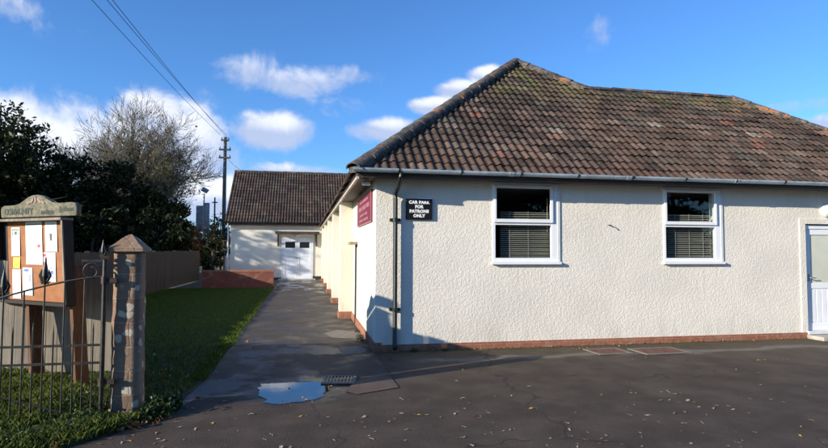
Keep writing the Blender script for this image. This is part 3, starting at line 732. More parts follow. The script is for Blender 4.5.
bm = B(); gutter(bm, (-5.25, YK-.32, zk+.02), (4.4, YK-.32, zk+.02), .06); obj('gutter', bm, 'pipe_dark', back)
bm = B(); tube(bm, [(-5.06, YK-.30, zk-.03), (-5.06, YK-.10, zk-.35), (-5.06, YK-.08, .05)], .04, 8); obj('drainpipe', bm, 'upvc_old', back)
dd = bpy.data.objects.new('double_door', None); COL.objects.link(dd); dd.parent = back; dd.location = (-1.52, YK, 0)
bm = B(); box(bm, -.82, -.745, -.05, -.002, 0, 2.22); box(bm, .745, .82, -.05, -.002, 0, 2.22); box(bm, -.745, .745, -.05, -.002, 2.14, 2.22); obj('frame', bm, 'white_paint', dd)
for s in (-1, 1):
    a, b = (-.74, -.006) if s < 0 else (.006, .74)
    bm = B()
    box(bm, a, a+.11, -.045, -.003, .01, 2.135); box(bm, b-.11, b, -.045, -.003, .01, 2.135)
    for z0, z1 in ((.01, .2), (1.2, 1.38), (1.56, 1.66), (1.98, 2.135)): box(bm, a+.11, b-.11, -.045, -.003, z0, z1)
    box(bm, a+.11, b-.11, -.030, -.004, .2, 1.2); box(bm, a+.11, b-.11, -.030, -.004, 1.38, 1.56)
    lf = obj('door_leaf', bm, 'white_paint', dd, bevel=.004)
    bm = B(); box(bm, a+.11, b-.11, -.028, -.020, 1.66, 1.98); obj('pane', bm, 'sign_black', lf)
    bm = B(); tube(bm, [(s*.06, -.045, 1.15), (s*.06, -.09, 1.15)], .022, 8); obj('handle', bm, 'iron', lf)
bm = B()
box(bm, -1.12, 1.12, -.55, -.002, 2.40, 2.50); box(bm, -1.14, 1.14, -.57, -.55, 2.38, 2.53)
cn = obj('door_canopy', bm, 'fascia_brown', dd)
for s in (-1, 1):
    bm = B(); x = s*1.0
    box(bm, x-.04, x+.04, -.08, -.003, 1.75, 2.40); tube(bm, [(x, -.05, 1.85), (x, -.45, 2.36)], .035, 6); obj('bracket', bm, 'fascia_brown', cn)
bm = B(); box(bm, -.08, .08, -.12, -.003, 2.28, 2.36); obj('door_light', bm, 'letter_white', dd)
bm = B(); box(bm, -.95, .95, -.9, -.04, -.01, .03); obj('threshold', bm, 'step_concrete', dd)
# low brick garden wall
gw = thing('brick_wall', 'low dark red brick garden wall at the far end of the lawn', 'garden wall', (0, 0, 0))
bm = B(); box(bm, -5.2, -2.38, 15.0, 15.22, -.02, .66); obj('brickwork', bm, 'brick_garden', gw, bevel=.006)
bm = B(); box(bm, -5.22, -2.35, 14.985, 15.235, .6605, .735); obj('coping', bm, 'brick_red', gw, bevel=.008)

# ------------------------------------------------------------------ fences
def fence(name, A, C, h, mat, label, pw=.13, seed=1, posts=(), face_side=-1, grow=None):
    t = thing(name, label, 'fence'); A = Vector(A); C = Vector(C); d = (C-A).normalized(); n = Vector((d.y, -d.x, 0))*1
    if n.y*1 > 0 and face_side < 0: n = -n
    L = (C-A).length; r = random.Random(seed); u = 0; k = 0
    V = []; F = []; TN = []
    while u < L-.03:
        w = min(pw*r.uniform(.92, 1.06), L-u); hh = h+r.uniform(-.02, .02); off = r.uniform(0, .003); tn = r.random(); a = u+.004; b = u+w-.004; ln = r.uniform(-.0012, .0012)
        base = len(V)
        for (uu, dd_, z) in ((a, off, .02), (b, off, .02), (b+ln, off, hh-r.uniform(0, .012)), (a+ln, off, hh), (a, off-.018, .02), (b, off-.018, .02), (b+ln, off-.018, hh), (a+ln, off-.018, hh)):
            V.append(tuple(A+d*uu+n*dd_+Vector((0, 0, z))))
        for f in ((0, 1, 2, 3), (5, 4, 7, 6), (1, 5, 6, 2), (4, 0, 3, 7), (3, 2, 6, 7), (4, 5, 1, 0)):
            F.append([base+q for q in f]); TN.append(tn)
        u += w
    npmesh('fence_boards', V, F, mat, t, TN)
    for z in (.3, h-.25):
        bm = B(); prism(bm, [(0, z), (L, z), (L, z+.09), (0, z+.09)], lambda a, b, c: A+d*a+n*c+Vector((0, 0, b)), -.06, -.02)
        obj('fence_rail', bm, mat, t)
    for u in posts:
        bm = B(); prism(bm, [(u-.05, 0), (u+.05, 0), (u+.05, h+.03), (u-.05, h+.03)], lambda a, b, c: A+d*a+n*c+Vector((0, 0, b)), -.16, -.061); obj('fence_post', bm, mat, t)
    return t
fence('board_fence', (-9.5, -.45, 0), (-3.34, -.86, 0), 1.44, 'fence_wood', 'pale weathered board fence standing behind the noticeboard', .135, 2, (1.2, 3.2, 5.2))
fence('board_fence', (-3.33, -.84, 0), (-2.93, -2.62, 0), 1.55, 'fence_wood', 'short return of pale fence between noticeboard and stone pillar', .12, 4, (.1,))
fence('board_fence', (-6.85, -.58, 0), (-6.35, 20.9, 0), 1.50, 'fence_shaded', 'dark shaded board fence along the far side of the lawn', .16, 5, (2, 5, 8, 11, 14, 17, 20), face_side=1)

# ------------------------------------------------------------------ gate pillar
t = thing('stone_pillar', 'weathered sandstone gate pillar with pointed cap and lichen spots', 'gate pillar', (-2.765, -2.78, 0))
bm = B(); r = random.Random(3); lv = []
NL = 22
for k in range(NL+1):
    z = -.03+1.60*k/NL; s = .130-.010*k/NL
    ring = []
    for i in range(16):
        a = i/16*4; side_ = int(a); f = a-side_; c = [(-1, -1), (1, -1), (1, 1), (-1, 1), (-1, -1)]
        x = c[side_][0]*(1-f)+c[side_+1][0]*f; y = c[side_][1]*(1-f)+c[side_+1][1]*f
        if f == 0: x *= .93; y *= .93
        j = r.uniform(-.0045, .0045); e = .003*math.sin(z*9.1+side_*2)+.002*math.sin(z*23+i)
        ring.append(bm.verts.new((x*s+x*(j+e*.5)-.006*z, y*s+y*(j+e*.5), z)))
    lv.append(ring)
for a, b in zip(lv, lv[1:]):
    for i in range(16): bm.faces.new((a[i], a[(i+1) % 16], b[(i+1) % 16], b[i]))
bm.faces.new(lv[-1])
obj('pillar_shaft', bm, 'sandstone', t, True)
bm = B()
prof = [(.148, 1.568), (.154, 1.574), (.154, 1.604), (.148, 1.610), (.105, 1.655), (.060, 1.700), (.016, 1.738)]
rg = []
for s, z in prof:
    ring = []
    for i in range(16):
        a = i/16*4; side_ = int(a); f = a-side_; c = [(-1, -1), (1, -1), (1, 1), (-1, 1), (-1, -1)]
        x = c[side_][0]*(1-f)+c[side_+1][0]*f; y = c[side_][1]*(1-f)+c[side_+1][1]*f
        ring.append(bm.verts.new((x*s+r.uniform(-.004, .004)-.01, y*s+r.uniform(-.004, .004), z+r.uniform(-.003, .003))))
    rg.append(ring)
for a, b in zip(rg, rg[1:]):
    for i in range(16): bm.faces.new((a[i], a[(i+1) % 16], b[(i+1) % 16], b[i]))
bm.faces.new(rg[-1]); bm.faces.new(rg[0][::-1])
obj('pillar_cap', bm, 'sandstone', t, bevel=.003)

# ------------------------------------------------------------------ iron gate
GX, GY = -2.945, -2.955
gate = thing('iron_gate', 'old black wrought iron gate with spear finials and scroll, hung by the pillar', 'gate', (GX, GY, 0))
bm = B(); tube(bm, [(0, 0, .02), (0, 0, 1.50)], .021, 10); box(bm, -.028, .028, -.028, .028, 1.50, 1.53); obj('hinge_post', bm, 'iron', gate)
bm = B(); box(bm, -.20, .0, -.008, .008, 1.475, 1.495); obj('top_bar', bm, 'iron', gate)
for z in (1.30, .35):
    bm = B(); box(bm, .0, .11, -.012, .012, z-.022, z+.022); tube(bm, [(0, 0, z-.035), (0, 0, z+.035)], .030, 10); obj('hinge', bm, 'iron_rusty', gate)
LG = 1.75
def topz(x): x = -x; return 1.335-.235*min(x, 1.0)**1.5+.02*max(0, x-1)
bm = B(); tube(bm, [(-k*LG/18, 0, topz(-k*LG/18)) for k in range(19)], .010, 6); obj('top_rail', bm, 'iron', gate)
for z in (.695, .53):
    bm = B(); box(bm, -LG, 0, -.006, .006, z-.011, z+.011); obj('rail', bm, 'iron', gate)
bm = B(); tube(bm, [(-.17, 0, .03), (-LG, 0, .54)], .008, 6); obj('brace', bm, 'iron', gate)
bm = B()
sp = []
for k in range(40):
    a = 1.2*PI*2*k/39+.4; rr_ = .085*(1-.55*k/39); sp.append((-.115+rr_*math.cos(a), -.0, 1.385+rr_*math.sin(a)))
tube(bm, sp, .007, 6); obj('scroll', bm, 'iron', gate, True)
def spear(bm, x, z, s=1.):
    tube(bm, [(x, 0, z-.02*s), (x, 0, z+.015*s), (x, 0, z+.05*s), (x, 0, z+.10*s), (x, 0, z+.19*s)], [.008, .014*s, .022*s, .018*s, .002], 6)
    for q in (-1, 1):
        tube(bm, [(x, 0, z-.01), (x+q*.020*s, 0, z+.02*s), (x+q*.034*s, 0, z+.055*s), (x+q*.024*s, 0, z+.10*s)], [.007, .013*s, .012*s, .003], 5)
        tube(bm, [(x, 0, z+.0*s), (x+q*.022*s, 0, z-.005*s), (x+q*.036*s, 0, z+.012*s)], [.007, .008*s, .003], 5)
k = 0
for i in range(1, 21):
    x = -i*.0845
    bm = B(); rnd = random.uniform(-.006, .006)
    if i % 2 == 0:
        zt = topz(x); fin = i in (6, 10, 14, 18)
        tube(bm, [(x, rnd, .02), (x, 0, .6), (x, 0, zt+(.05 if fin else .0))], .0075, 6)
        b_ = obj('bar', bm, 'iron', gate)
        if fin: bm = B(); spear(bm, x, zt+.03, 1.25); obj('finial', bm, 'iron', b_)
    else:
        zz = .90+.02*math.sin(i*2)
        tube(bm, [(x, rnd, .02), (x, 0, .5), (x, 0, zz-.07), (x, 0, zz)], [.0075, .0075, .0075, .001], 6); obj('bar', bm, 'iron', gate)
bm = B(); spear(bm, -.02, 1.53, .8); obj('finial', bm, 'iron', gate)

# ------------------------------------------------------------------ noticeboard
NA = Vector((-4.33, -1.10, 0)); nd = Vector((.81, -.59, 0)).normalized(); nn = Vector((-.59, -.81, 0)).normalized()
nb = thing('noticeboard', 'leaning wooden noticeboard with carved arched header and orange backboard', 'noticeboard', NA)
def Q(s, z, d=0.):                                                   # board-plane coordinates; the whole board leans to the left
    return nd*(s+.04-.115*(z-1.0))+nn*d+Vector((0, 0, z))
def qbox(name, s0, s1, z0, z1, d0, d1, mat, parent=nb, shear0=0., shear1=0.):
    bm = B(); prism(bm, [(s0, z0), (s1, z0), (s1, z1), (s0, z1)], lambda u, v, w: Q(u, v, w), d0, d1)
    return obj(name, bm, mat, parent)
qbox('post', -.24, -.185, -.05, 1.90, -.17, -.012, 'post_brown'); qbox('post', .60, .655, -.05, 1.40, -.17, -.012, 'post_brown')
qbox('backboard', -.555, .70, .96, 1.93, -.01, .0, 'backboard')
qbox('frame_side', -.69, -.665, .95, 1.93, -.012, .105, 'board_shaded'); qbox('frame_edge', -.691, -.664, .95, 1.93, .1055, .120, 'board_frame'); qbox('frame_side', .70, .725, .95, 1.93, -.012, .105, 'board_shaded'); qbox('frame_edge', .699, .726, .95, 1.93, .1055, .120, 'board_frame')  # sides coloured as if unlit, front edges pale as if sunlit
qbox('recess_shade', -.664, -.556, .96, 1.93, -.012, .002, 'board_shaded'); qbox('frame_bottom', -.664, .699, .925, .959, -.012, .10, 'board_shaded')  # first strip paints the shade along the left of the recess
qbox('frame_top', -.70, .735, 1.931, 1.96, -.012, .14, 'board_frame')
# header with an ogee arch
hp = [(-.62, 1.985), (.84, 1.985), (.86, 2.0), (.865, 2.09), (.84, 2.13), (.78, 2.145), (.52, 2.135), (.42, 2.15), (.34, 2.19), (.24, 2.235), (.15, 2.255), (.04, 2.255), (-.05, 2.235), (-.15, 2.19), (-.24, 2.15), (-.34, 2.14), (-.56, 2.14), (-.62, 2.12), (-.635, 2.09), (-.635, 2.0)]
bm = B(); prism(bm, hp, lambda u, v, w: Q(u, v, w), -.03, .03); hd = obj('header', bm, 'header_wood', nb, bevel=.005)
mtx = lambda s, z, d=.031: frame4(tuple(nd), tuple((Q(0, 1)-Q(0, 0)).normalized()), tuple(nn), tuple(Q(s, z, d)))
text('lettering', 'COMMUNITY', .108, 'paint_green', hd, mtx(-.26, 2.055), .003, .003, spacing=.86)
text('lettering', 'notices', .085, 'paint_green', hd, mtx(.32, 2.040), .003, .003)
text('lettering', '&', .10, 'paint_green', hd, mtx(.575, 2.06), .003, .004)
text('lettering', 'News', .080, 'paint_green', hd, mtx(.715, 2.065), .003, .003)
bm = B()
for (s, z, a, b, rot) in ((.03, 2.185, .045, .018, .7), (.10, 2.195, .016, .045, 0), (.17, 2.185, .045, .018, -.7), (-.04, 2.16, .04, .014, .3), (.24, 2.16, .04, .014, -.3)):
    pts = []
    for k in range(12):
        q = 2*PI*k/12; x = a*math.cos(q); y = b*math.sin(q); pts.append((s+x*math.cos(rot)-y*math.sin(rot), z+x*math.sin(rot)+y*math.cos(rot)))
    prism(bm, pts, lambda u, v, w: Q(u, v, w), .0305, .038)
obj('carving', bm, 'carve_pink', hd)
# paper notices
def notice(s0, s1, z0, z1, mat, label, marks=(), curl=.006):
    t_ = thing('paper_notice' if mat != 'paper_yellow' else 'yellow_note', label, 'notice', NA, 0, None)
    bm = B(); n = 8; A1 = []
    for k in range(n+1):
        z = z1+(z0-z1)*k/n; dpt = .004+curl*math.sin(PI*k/n)*.4+curl*(k/n)**2
        A1.append((bm.verts.new(Q(s0, z, dpt)), bm.verts.new(Q(s1, z, dpt+.002)), bm.verts.new(Q(s1, z, dpt+.001)), bm.verts.new(Q(s0, z, dpt-.001))))
    for a, b in zip(A1, A1[1:]):
        for i in range(4): bm.faces.new((a[i], a[(i+1) % 4], b[(i+1) % 4], b[i]))
    bm.faces.new(A1[0]); bm.faces.new(A1[-1][::-1])
    obj('sheet', bm, mat, t_)
    by = {}
    for (a, b, c, d_, m_) in marks: by.setdefault(m_, []).append((a, b, c, d_))
    for m_, L in by.items():
        bm = B(); w, h = s1-s0, z1-z0
        for (a, b, c, d_) in L:
            f = 1-(c+d_)/2; dpt = .004+curl*math.sin(PI*f)*.4+curl*f**2+.0025
            prism(bm, [(s0+a*w, z0+c*h), (s0+b*w, z0+c*h), (s0+b*w, z0+d_*h), (s0+a*w, z0+d_*h)], lambda u, v, w_: Q(u, v, w_), dpt, dpt+.0012)
        obj('printing', bm, m_, t_)
def lines(a, b, z0, z1, n, m_, seed=0):
    r = random.Random(seed); out = []
    for k in range(n):
        z = z1-(z1-z0)*k/max(1, n-1); out.append((a, b-r.uniform(0, (b-a)*.35), z-.006, z+.006, m_))
    return out
notice(-.47, -.29, 1.50, 1.86, 'paper', 'white notice pinned at the top left with a green garland heading', [(.08, .25, .86, .96, 'ink_green'), (.32, .5, .88, .97, 'ink_green'), (.55, .92, .87, .96, 'ink_green'), (.42, .66, .74, .86, 'ink'), (.1, .2, .72, .84, 'ink_green'), (.8, .9, .74, .84, 'ink_green')]+lines(.15, .85, .2, .66, 7, 'ink_grey', 1))
notice(-.17, .16, 1.40, 1.925, 'paper', 'largest white notice with a small red square, at the middle of the board', [(.08, .92, .93, .955, 'ink'), (.08, .8, .88, .90, 'ink_grey'), (.08, .5, .83, .845, 'ink_grey'), (.72, .88, .40, .47, 'ink_red'), (.74, .86, .31, .34, 'ink_grey')]+lines(.08, .65, .1, .74, 9, 'ink_grey', 2))
notice(.22, .45, 1.56, 1.925, 'paper', 'white notice with a small grey picture pinned near the top right', [(.15, .85, .90, .925, 'ink_grey'), (.2, .7, .82, .84, 'ink_grey'), (.4, .58, .36, .60, 'ink')]+lines(.1, .9, .08, .28, 4, 'ink_grey', 3))
notice(.17, .40, 1.20, 1.55, 'paper', 'white notice with red swirls below the middle of the board', [(.02, .2, .85, .95, 'ink_red'), (.12, .3, .70, .83, 'ink_red'), (.02, .18, .55, .67, 'ink_red'), (.14, .32, .40, .53, 'ink_red'), (.05, .22, .25, .38, 'ink_red'), (.18, .4, .10, .2, 'ink_red'), (.55, .72, .42, .52, 'ink_grey'), (.6, .8, .25, .38, 'ink_blue'), (.55, .9, .12, .2, 'ink_grey')])
notice(-.445, -.30, 1.35, 1.485, 'paper_yellow', 'small plain yellow note under the garland notice')
notice(-.47, -.30, .975, 1.335, 'paper', 'narrow white notice in the bottom left corner', lines(.1, .9, .15, .92, 9, 'ink_grey', 5))
notice(-.26, -.06, 1.02, 1.36, 'paper_blue', 'pale blue and white leaflet beside the bottom left notice', [(.1, .9, .05, .25, 'paper'), (.2, .6, .86, .95, 'ink_blue'), (.15, .5, .35, .55, 'paper'), (.6, .85, .5, .75, 'ink_grey')])
notice(.54, .68, .99, 1.36, 'paper_blue', 'narrow pale blue leaflet at the right edge of the board', [(.15, .5, .84, .92, 'ink'), (.2, .8, .7, .74, 'ink_grey'), (.2, .6, .35, .42, 'ink_grey'), (.1, .9, .05, .3, 'paper')])

# ------------------------------------------------------------------ vegetation
def rand_unit(n):
    v = rng.normal(size=(n, 3)); return v/np.linalg.norm(v, axis=1, keepdims=True)
def leafcards(name, P, size, mat, parent, elong=1.6, tone=None, updir=.0):
    n = len(P); a = rand_unit(n); b = rand_unit(n); b = np.cross(a, b); b /= np.linalg.norm(b, axis=1, keepdims=True)
    if updir: a[:, 2] += updir; a /= np.linalg.norm(a, axis=1, keepdims=True)
    s = size*rng.uniform(.6, 1.3, (n, 1)); A_1 = a*s*elong*.5; B_1 = b*s*.5
    V = np.stack([P-A_1, P+B_1*.8-A_1*.1, P+A_1, P-B_1*.8-A_1*.1], 1).reshape(-1, 3)
    F = np.arange(n*4).reshape(-1, 4)
    t = rng.random(n) if tone is None else tone
    return npmesh(name, V, F, mat, parent, t)
def crown_points(center, rad, nclump, nleaf, clump=.32, seed=0, hollow=.55, droop=0.):
    """leaf positions: clumps spread through an ellipsoid, leaves near clump surfaces"""
    r = np.random.default_rng(seed); c = np.array(center, float); rad = np.array(rad, float)
    u = r.normal(size=(nclump, 3)); u /= np.linalg.norm(u, axis=1, keepdims=True)
    q = r.uniform(hollow, 1.0, (nclump, 1)); cc = u*q*rad
    cs = clump*rad.min()*r.uniform(.6, 1.5, nclump)
    k = r.integers(0, nclump, nleaf); v = r.normal(size=(nleaf, 3)); v /= np.linalg.norm(v, axis=1, keepdims=True)
    rr_ = r.uniform(.35, 1.1, (nleaf, 1))
    P = c+cc[k]+v*rr_*cs[k][:, None]*np.array([1, 1, .8])
    tone = np.clip(.35*r.random(nleaf)+.5*r.random(nclump)[k]+.15*r.random(nleaf), 0, 1)
    return P, tone
def limbs(bm, base, top, r0, n, spread, seed, up_=.5):
    r = random.Random(seed); base, top = Vector(base), Vector(top)
    mid = base.lerp(top, .5)+Vector((r.uniform(-.2, .2), r.uniform(-.2, .2), 0))
    tube(bm, [base, base.lerp(mid, .5), mid, top], [r0*1.3, r0, r0*.75, r0*.25], 8)
    for k in range(n):
        f = r.uniform(.3, .9); p = base.lerp(top, f); a = r.uniform(0, 2*PI); L = spread*r.uniform(.5, .95)
        q = p+Vector((math.cos(a)*L, math.sin(a)*L, L*up_)); m = p.lerp(q, .5)+Vector((0, 0, .12*L))
        tube(bm, [p, m, q], [r0*.45*(1-f*.5), r0*.28, r0*.08], 5)
def evergreen(name, x, y, h, rx, ry, label, mat, nleaf, size, seed, group=None, base=.0, twigs=0, nclump=60, hollow=.5, cat='tree'):
    t_ = thing(name, label, cat, (x, y, 0), 0, group)
    bm = B(); limbs(bm, (0, 0, 0), (0, 0, h*.85), .05+h*.018, 12, rx*.8, seed); obj('trunk', bm, 'bark', t_)
    P, tn = crown_points((0, 0, base+(h-base)*.5), (rx, ry, (h-base)*.5), nclump, nleaf, .30, seed, hollow)
    if twigs:
        r = np.random.default_rng(seed+5); ex = []
        for k in range(twigs):
            a = r.uniform(0, 2*PI); e = r.uniform(.1, 1.25); d0 = np.array([math.cos(a)*math.cos(e)*rx, math.sin(a)*math.cos(e)*ry, math.sin(e)*(h-base)*.5])
            L = r.uniform(.15, .38); s = np.linspace(.80, .95+L, 26)[:, None]; q = np.array([0, 0, base+(h-base)*.5])+d0*s
            ex.append(q+r.normal(0, .11, q.shape)+np.array([0, 0, 1])*(s-.9)*r.uniform(-.5, .8))
        ex = np.concatenate(ex); P = np.concatenate([P, ex]); tn = np.concatenate([tn, r.random(len(ex))])
    leafcards('crown', P, size, mat, t_, 1.7, tn)
    return t_
# dark evergreens along the far left, one tree each
evergreen('holly_tree', -18.2, 24.5, 9.0, 3.3, 2.6, 'tall dark evergreen at the left edge of the photo', 'leaf_holly', 26000, .17, 21, None, 0, 80, 90)
evergreen('holly_tree', -15.9, 25.6, 7.3, 1.9, 2.0, 'dark evergreen with ragged leafy top, above the left half of the noticeboard', 'leaf_holly', 18000, .16, 22, None, 0, 60, 70)
evergreen('yew_tree', -14.0, 26.2, 6.5, 1.9, 1.9, 'dark yew directly above the right half of the noticeboard', 'leaf_yew', 16000, .15, 23, None, 0, 26, 60)
evergreen('yew_tree', -12.2, 26.4, 6.5, 2.1, 2.0, 'broad dark yew below the pale bare tree, behind the stone pillar', 'leaf_yew', 18000, .15, 24, None, 0, 20, 60)
evergreen('yew_tree', -10.2, 26.2, 5.2, 1.6, 1.7, 'shorter dark yew sloping down towards the gap', 'leaf_yew', 14000, .15, 25, None, 0, 12, 50)
evergreen('yew_tree', -8.8, 26.4, 4.3, 1.0, 1.2, 'smallest dark yew at the right end of the row', 'leaf_yew', 9000, .13, 26, None, 0, 8, 30)
evergreen('laurel_shrub', -15.3, 22.4, 4.2, 2.8, 1.4, 'dark laurel mass behind the left half of the noticeboard', 'leaf_yew', 14000, .15, 27, None, 0, 6, 45, cat='shrub')
evergreen('laurel_shrub', -11.8, 22.8, 3.9, 2.2, 1.3, 'dark laurel mass behind the gate scroll', 'leaf_yew', 14000, .15, 28, None, 0, 6, 45, cat='shrub')
evergreen('laurel_shrub', -8.9, 23.3, 3.3, 1.5, 1.2, 'dark laurel mass behind the stone pillar and dark fence', 'leaf_yew', 12000, .15, 31, None, 0, 6, 45, cat='shrub')
evergreen('dark_shrub', -6.0, 22.6, 2.3, .7, .6, 'small dark shrub against the left end of the far building', 'leaf_yew', 5000, .09, 29, None, 0, 4, 16, cat='shrub')
# rust shrubs beyond the fence
for k, (x, y, h, mt_, lb) in enumerate(((-8.6, 28, 3.1, 'leaf_rust', 'rust brown autumn shrub under the solar panel mast'), (-7.6, 29.5, 2.9, 'leaf_rust', 'rust brown autumn shrub nearest the telegraph pole'), (-7.2, 33.5, 3.9, 'leaf_brush', 'grey leafless brush between the mast and the telegraph pole'))):
    evergreen('autumn_shrub', x, y, h, 1.1, .9, lb, mt_, 2600, .12, 40+k, None, .2, 12, 24, .2, cat='shrub')
# distant hedgerow trees
for k, (x, y, h, lb) in enumerate(((-25, 85, 6, 'hazy distant tree left of the telegraph pole'), (-17.5, 88, 5.2, 'hazy distant tree right behind the telegraph pole'))):
    evergreen('distant_tree', x, y, h, 5, 4, lb, 'leaf_brush', 4000, .45, 50+k, None, .2, 10, 30)
# trees out of frame that shade the lawn and that the windows mirror
for k, (x, y, h, rr_, lb) in enumerate(((-29, 15.2, 8.6, 3.0, 'big evergreen far left of the lawn, out of the picture'), (-35, 15.8, 10.5, 3.4, 'tallest evergreen far left of the lawn, out of the picture'))):
    evergreen('evergreen_tree', x, y, h, rr_, rr_, lb, 'leaf_yew', 12000, .24, 60+k, None, .3, 20, 60)
evergreen('thin_tree', -17.2, 16.4, 6.9, 1.3, 1.1, 'thin crowned tree left of the lawn, out of the picture', 'leaf_brush', 1500, .16, 66, None, 3.0, 20, 30, .2)
proto = None
for k, (x, h) in enumerate(((-9, 8.5), (-3.5, 9.5), (2, 8.8), (7.5, 9.6), (13, 9), (18.5, 9.5), (24, 9), (30, 9.4))):
    if proto is None:
        proto = evergreen('roadside_tree', x, -34, h, 4.2, 3, 'roadside evergreen behind the viewer', 'leaf_yew', 14000, .28, 70, 'roadside evergreens behind the viewer', 0, 10, 60)
    else:
        c = proto.copy(); COL.objects.link(c); c.location = (x, -34, 0); c.rotation_euler = (0, 0, k*1.1); c.scale = (1, 1, h/7.5)
        for ch in proto.children:
            e = ch.copy(); COL.objects.link(e); e.parent = c
# bare trees
def bare_tree(name, x, y, h, spread, label, seed, leafn, leafside, mat='bark_pale', stems=4, lean=0., levels=5, lmin=.0):
    r = random.Random(seed); V = []; F = []; tips = []
    def seg(p, q, r0, r1):
        t_ = (q-p).normalized(); a = t_.cross(Vector((.3, .2, 1))).normalized(); b = t_.cross(a); base = len(V); n = 4 if r0 < .03 else 6
        n = 4
        for (s, rad) in ((p, r0), (q, r1)):
            for k in range(n): an = 2*PI*k/n; V.append(tuple(s+a*(math.cos(an)*rad)+b*(math.sin(an)*rad)))
        for k in range(n): F.append((base+k, base+(k+1) % n, base+n+(k+1) % n, base+n+k))
    def grow(p, d, L, rad, lev):
        steps = 4; q = p
        for s in range(steps):
            d = (d+Vector((r.gauss(0, .13), r.gauss(0, .13), r.gauss(.02, .10)))).normalized()
            nq = q+d*(L/steps); r1 = rad*(1-.14*(s+1)); seg(q, nq, max(rad*(1-.14*s), .008), max(r1, .007)); q = nq
            if lev >= 3: tips.append(tuple(q))
            if lev < levels and (s >= 1 or lev > 0):
                for _ in range(1 if s < steps-1 else 2):
                    ax = Vector((r.gauss(0, 1), r.gauss(0, 1), r.gauss(0, .5))).normalized()
                    nd_ = (d+ax*r.uniform(.45, .85)+Vector((0, 0, .08))).normalized()
                    grow(q, nd_, L*r.uniform(.50, .72), max(r1*.55, .007), lev+1)
    for k in range(stems):
        a = 2*PI*k/stems+r.uniform(-.4, .4); d = Vector((math.cos(a)*spread+lean, math.sin(a)*spread, 1)).normalized()
        grow(Vector((.15*math.cos(a), .15*math.sin(a), 0)), d, h*.36*r.uniform(.85, 1.1), .15, 0)
    t_ = thing(name, label, 'tree', (x, y, 0))
    V = np.array(V); zmax = V[:, 2].max(); sc = h/zmax; V[:, 2] *= sc
    npmesh('branches', V, F, mat, t_)
    tp = np.array(tips); tp[:, 2] *= sc
    if leafn:
        w = np.clip((1-tp[:, 2]/h)*1.4+leafside*tp[:, 0]/3, .02, None); w /= w.sum()
        idx = rng.choice(len(tp), leafn, p=w); P = tp[idx]+rng.normal(0, .12, (leafn, 3))
        leafcards('crown', P, .13, 'leaf_sparse', t_, 1.4)
    print(name, len(F), 'segs', zmax)
    return t_
bare_tree('bare_tree', -14.6, 34, 12.9, .62, 'spreading leafless tree with pale branches above the dark yews', 5, 1800, .0, stems=5, levels=5)
bare_tree('bare_tree', -11.9, 33.0, 12.2, .20, 'twiggy tree with thin ochre leaves to the right of the spreading bare tree', 12, 5200, .5, stems=4, levels=5)

# grass, ivy and litter (nobody could count these)
def in_poly(P, poly):
    x, y = P[:, 0], P[:, 1]; ins = np.zeros(len(P), bool); n = len(poly)
    for i in range(n):
        x1, y1 = poly[i]; x2, y2 = poly[(i+1) % n]
        c = ((y1 > y) != (y2 > y)) & (x < (x2-x1)*(y-y1)/(y2-y1+1e-12)+x1); ins ^= c
    return ins
def blades(name, poly, n, h, w, mat, label, hvar=.5, bend=.4, clump=0):
    poly = np.array(poly); lo, hi = poly.min(0), poly.max(0)
    P = rng.uniform(lo, hi, (n*3, 2)); P = P[in_poly(P, poly)][:n]; n = len(P)
    hh = h*rng.uniform(1-hvar, 1+hvar, n)
    if clump: hh *= .6+.8*(.5+.5*np.sin(P[:, 0]*clump)*np.sin(P[:, 1]*clump*1.3+1))
    a = rng.uniform(0, 2*PI, n); dx, dy = np.cos(a)*w/2, np.sin(a)*w/2; b = rng.uniform(0, 2*PI, n); bx, by = np.cos(b)*hh*bend, np.sin(b)*hh*bend
    z = np.zeros(n)
    V = np.stack([np.stack([P[:, 0]-dx, P[:, 1]-dy, z], 1), np.stack([P[:, 0]+dx, P[:, 1]+dy, z], 1),
                  np.stack([P[:, 0]+dx*.6+bx*.4, P[:, 1]+dy*.6+by*.4, hh*.65], 1), np.stack([P[:, 0]+bx, P[:, 1]+by, hh], 1)], 1).reshape(-1, 3)
    o = npmesh(name, V, np.arange(n*4).reshape(-1, 4), mat, None, rng.random(n)**1.3)
    return tag(o, label, 'grass', kind='stuff')
vp = [(-2.42, -2.75), (-2.50, -3.0), (-2.80, -3.52), (-3.35, -4.08), (-4.35, -4.72), (-6.5, -5.3), (-6.5, 1.0), (-5.2, 0.3), (-3.1, -2.35)]
blades('rough_grass', vp, 60000, .062, .007, 'grass_blade', 'rough green grass around the foot of the iron gate', .6, .6, 5)
lp = [(-6.7, 1.7), (-3.0, -2.4), (-2.45, -2.4), (-2.30, -1.6), (-2.36, 2.8), (-2.44, 12), (-2.42, 14.9), (-6.6, 14.9)]
blades('lawn_grass', lp, 110000, .035, .009, 'lawn_blade', 'short green lawn beside the path', .5, .5)
ep = [(-2.45, -1.6), (-2.24, -1.5), (-2.27, .5), (-2.22, 1.2), (-2.29, 2.8), (-2.25, 5.1), (-2.33, 8), (-2.34, 14.8), (-2.5, 14.8)]
blades('edge_grass', ep, 5000, .045, .009, 'lawn_blade', 'ragged grass creeping over the edge of the path', .6, .8, 7)
def ground_leaves(name, pts, n, sx, sy, hz, size, mat, label, cat):
    c = np.array([pts[i] for i in rng.integers(0, len(pts), n)], float); P = np.zeros((n, 3))
    P[:, :2] = c[:, :2]+rng.normal(0, 1, (n, 2))*np.array([sx, sy])*c[:, 2:3]; P[:, 2] = np.abs(rng.normal(0, 1, n))*hz*c[:, 2]+.01
    keep = P[:, 1] > -9; P = P[keep]
    o = leafcards(name, P, size, mat, None, 1.15)
    return tag(o, label, cat, kind='stuff')
